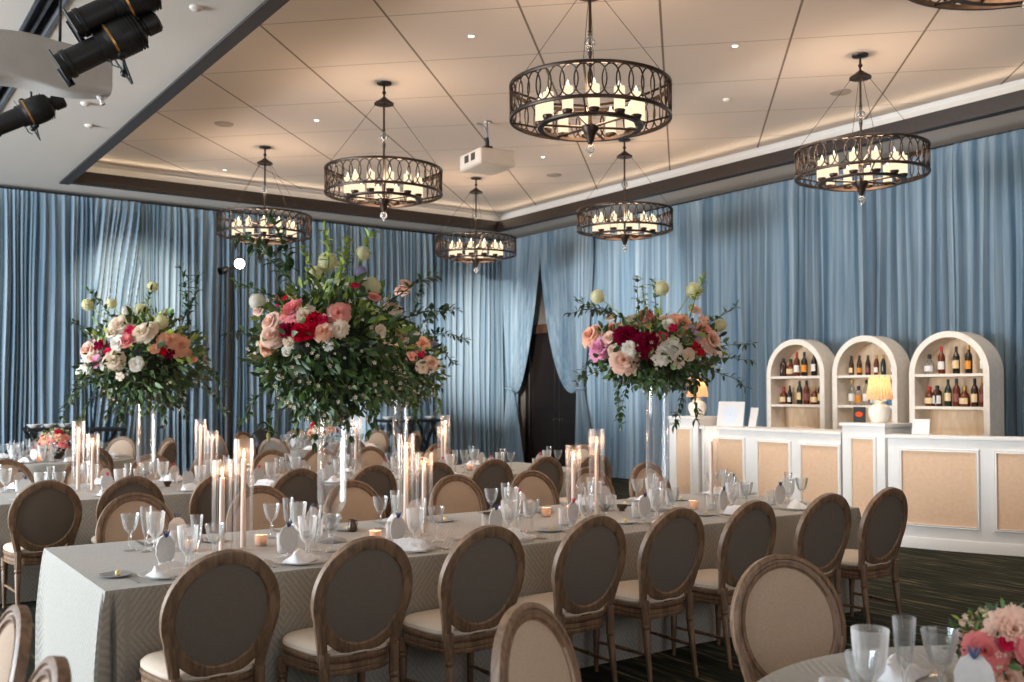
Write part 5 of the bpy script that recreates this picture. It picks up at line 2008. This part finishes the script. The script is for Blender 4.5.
m.tube([(0, 0, -.35), (0, 0, -.28), (-.01, 0, -.22)], .03, 10)
put('ceiling_mount', m.mesh('ceiling_mount', 'blackmetal'), e)
m = MB().tube([(0, 0, -.30), (.0, .0, -.18), (-.03, .01, -.09), (-.09, .03, -.04), (-.13, .05, -.03)], .016, 8)
m.lathe([(.0005, -.016), (.06, -.016), (.065, 0)], 16)
m.tube([(0, 0, -.016), (0, 0, -.28)], .012, 8)
put('cable_arm', m.mesh('cable_arm', 'steel'), e)

# light stand by the back wall -----------------------------------------------
e = empty('light_stand', (5.60, 16.3, 0), 0)
tag(e, 'tall black light stand with a bright lamp head against the back drapes', 'light stand')
put('pole', MB().tube([(0, 0, .03), (0, 0, 1.9), (0, 0, 1.91), (0, 0, 3.62)], [.075, .073, .066, .062], 12).mesh('pole', 'blackmetal'), e)
put('base', MB().lathe([(.0005, 0), (.30, 0), (.30, .02), (.28, .03), (.06, .04)], 28).mesh('base', 'blackmetal'), e)
put('crossbar', MB().tube([(-.14, .02, 3.66), (.16, -.02, 3.70)], .022, 8).tube([(0, 0, 3.55), (0, 0, 3.70)], .03, 8).mesh('crossbar', 'blackmetal'), e)
hd = Vector((5.76, 16.24, 3.76))
aimd = Vector((-.50, -.86, -.12)).normalized()
hp = hd - Vector((5.60, 16.3, 0))
lh = put('lamp_head', MB().lathe([(.0005, -.20), (.06, -.20), (.08, -.17), (.09, -.05), (.115, 0), (.115, .02), (.108, .02)], 20, hp, axis=aimd).mesh('lamp_head', 'blackmetal'), e)
put('lens', MB().lathe([(.0005, .016), (.05, .014), (.085, .008)], 20, hp, axis=aimd).mesh('lens', 'lampdisc'), lh)
m = MB().lathe([(.0005, -.14), (.05, -.14), (.06, -.05), (.07, .02), (.06, .02)], 16, (-.14, 0, 3.62), axis=(-.8, -.3, -.3))
put('unlit_lamp_head', m.mesh('unlit_lamp_head', 'blackmetal'), e)

# black serving tables with crossed legs ---------------------------------------
def xtable(x0, x1, y, h, label, legs, bowls):
    e = empty('folding_table', ((x0 + x1) / 2, y, 0))
    tag(e, label, 'table', 'black folding tables along the back wall')
    w = (x1 - x0) / 2
    put('table_top', MB().box(-w, w, -.3, .3, h - .05, h, .006).mesh('table_top', 'blackwood', False), e)
    for k in range(legs):
        c = -w + (k + .5) * 2 * w / legs
        s = min(.28, w / legs * .9)
        for d in (-1, 1):
            m = MB()
            m.tube([(c - d * s, -.26 + .02 * d, 0), (c + d * s, -.26 + .02 * d, h - .05)], .028, 6)
            m.tube([(c - d * s, .26 + .02 * d, 0), (c + d * s, .26 + .02 * d, h - .05)], .028, 6)
            m.tube([(c - d * s, -.26, .05), (c - d * s, .26, .05)], .018, 6)
            put('leg', m.mesh('leg', 'blackwood'), e)
    return e


bowl = Proto('serving_bowl').body(MB().lathe([(.0005, 0), (.05, 0), (.09, .03), (.11, .055), (.10, .055), (.05, .012), (.0005, .012)], 20).mesh('serving_bowl', 'white'))
xtable(8.55, 9.92, 16.45, 1.06, 'black crossed-leg serving table below the wall drapes near the doorway', 3, 3)
for i, x in enumerate((8.66, 9.1, 9.56)):
    bowl.place((x, 16.35, 1.062), 0, f'small white bowl, {ORD[i]} from the light stand, on the crossed-leg table by the doorway', 'bowl', 'white serving bowls')
xtable(2.50, 3.16, 16.4, 1.04, 'black folding table in the dark drapes behind the pink centrepiece', 1, 3)
for i, x in enumerate((2.62, 2.83, 3.05)):
    bowl.place((x, 16.3, 1.042), 0, f'small white bowl, {ORD[2 - i]} from the light stand, on the dark-corner folding table', 'bowl', 'white serving bowls')
xtable(3.36, 3.92, 16.4, 1.02, 'black folding table behind the bouquet vase by the dark drapes', 1, 0)
# dark bag on the floor stand
e = empty('equipment_bag', (6.05, 15.9, 0))
tag(e, 'black soft bag on a small stool between the light stand and round table', 'bag')
m = MB().grid(24, 12, lambda u, v: ((.20 + .05 * math.sin(3 * PI * v)) * math.sin(PI * (.08 + .84 * v)) * math.cos(2 * PI * u), .13 * math.sin(PI * (.08 + .84 * v)) * math.sin(2 * PI * u), .50 + .46 * v + .03 * math.cos(2 * PI * u * 2) * v), True)
put('bag_body', m.mesh('bag_body', 'blackmetal'), e)
m = MB().tube([(-.09, 0, .94), (-.07, 0, 1.04), (.0, 0, 1.08), (.07, 0, 1.04), (.09, 0, .94)], .014, 6)
put('bag_handle', m.mesh('bag_handle', 'blackmetal'), e)
m = MB().box(-.2, .2, -.16, .16, .47, .51, .006)
for sx in (-1, 1):
    for sy in (-1, 1):
        m.tube([(sx * .17, sy * .13, 0), (sx * .15, sy * .11, .48)], .016, 6)
put('stool', m.mesh('stool', 'blackwood', False), e)

# ------------------------------------------------------------------ light, camera
W = bpy.data.worlds.new('World')
SC.world = W
W.use_nodes = True
bg = W.node_tree.nodes['Background']
bg.inputs[0].default_value = (*WORLD_COL, 1)
bg.inputs[1].default_value = WORLD_S


def area(name, loc, target, sx, sy, e, col):
    o = light(name, 'AREA', loc, e, col, shape='RECTANGLE', size=sx, size_y=sy)
    aim(o, target)
    return o


for a in AREAS:
    area(*a)
for (nm, loc, tgt, e, col, ang, bl, rad) in SPOTS:
    o = light(nm, 'SPOT', loc, e, col, spot_size=math.radians(ang), spot_blend=bl, shadow_soft_size=rad)
    aim(o, tgt)

cam = bpy.data.cameras.new('Camera')
co = bpy.data.objects.new('Camera', cam)
COL.objects.link(co)
co.location = (0, 0, 1.6)
co.rotation_euler = (math.radians(91.5), 0, math.radians(54.9 - 90))
cam.sensor_width = 36
cam.lens = 980 / 1024 * 36
cam.shift_y = 24.3 / 1024
cam.clip_start = .05
cam.clip_end = 100
cam.dof.use_dof = True
cam.dof.focus_distance = 5.8
cam.dof.aperture_fstop = 3.2
SC.camera = co
SC.view_settings.view_transform = 'Standard'
SC.view_settings.look = 'None'
SC.view_settings.gamma = 1
SC.view_settings.use_curve_mapping = False
SC.view_settings.exposure = EXPOSURE
SC.cycles.max_bounces = 10
SC.cycles.diffuse_bounces = 4
SC.cycles.glossy_bounces = 4
SC.cycles.transmission_bounces = 6
SC.cycles.transparent_max_bounces = 48
SC.cycles.use_denoising = True
SC.cycles.sample_clamp_indirect = 6
SC.cycles.caustics_reflective = False
SC.cycles.caustics_refractive = False
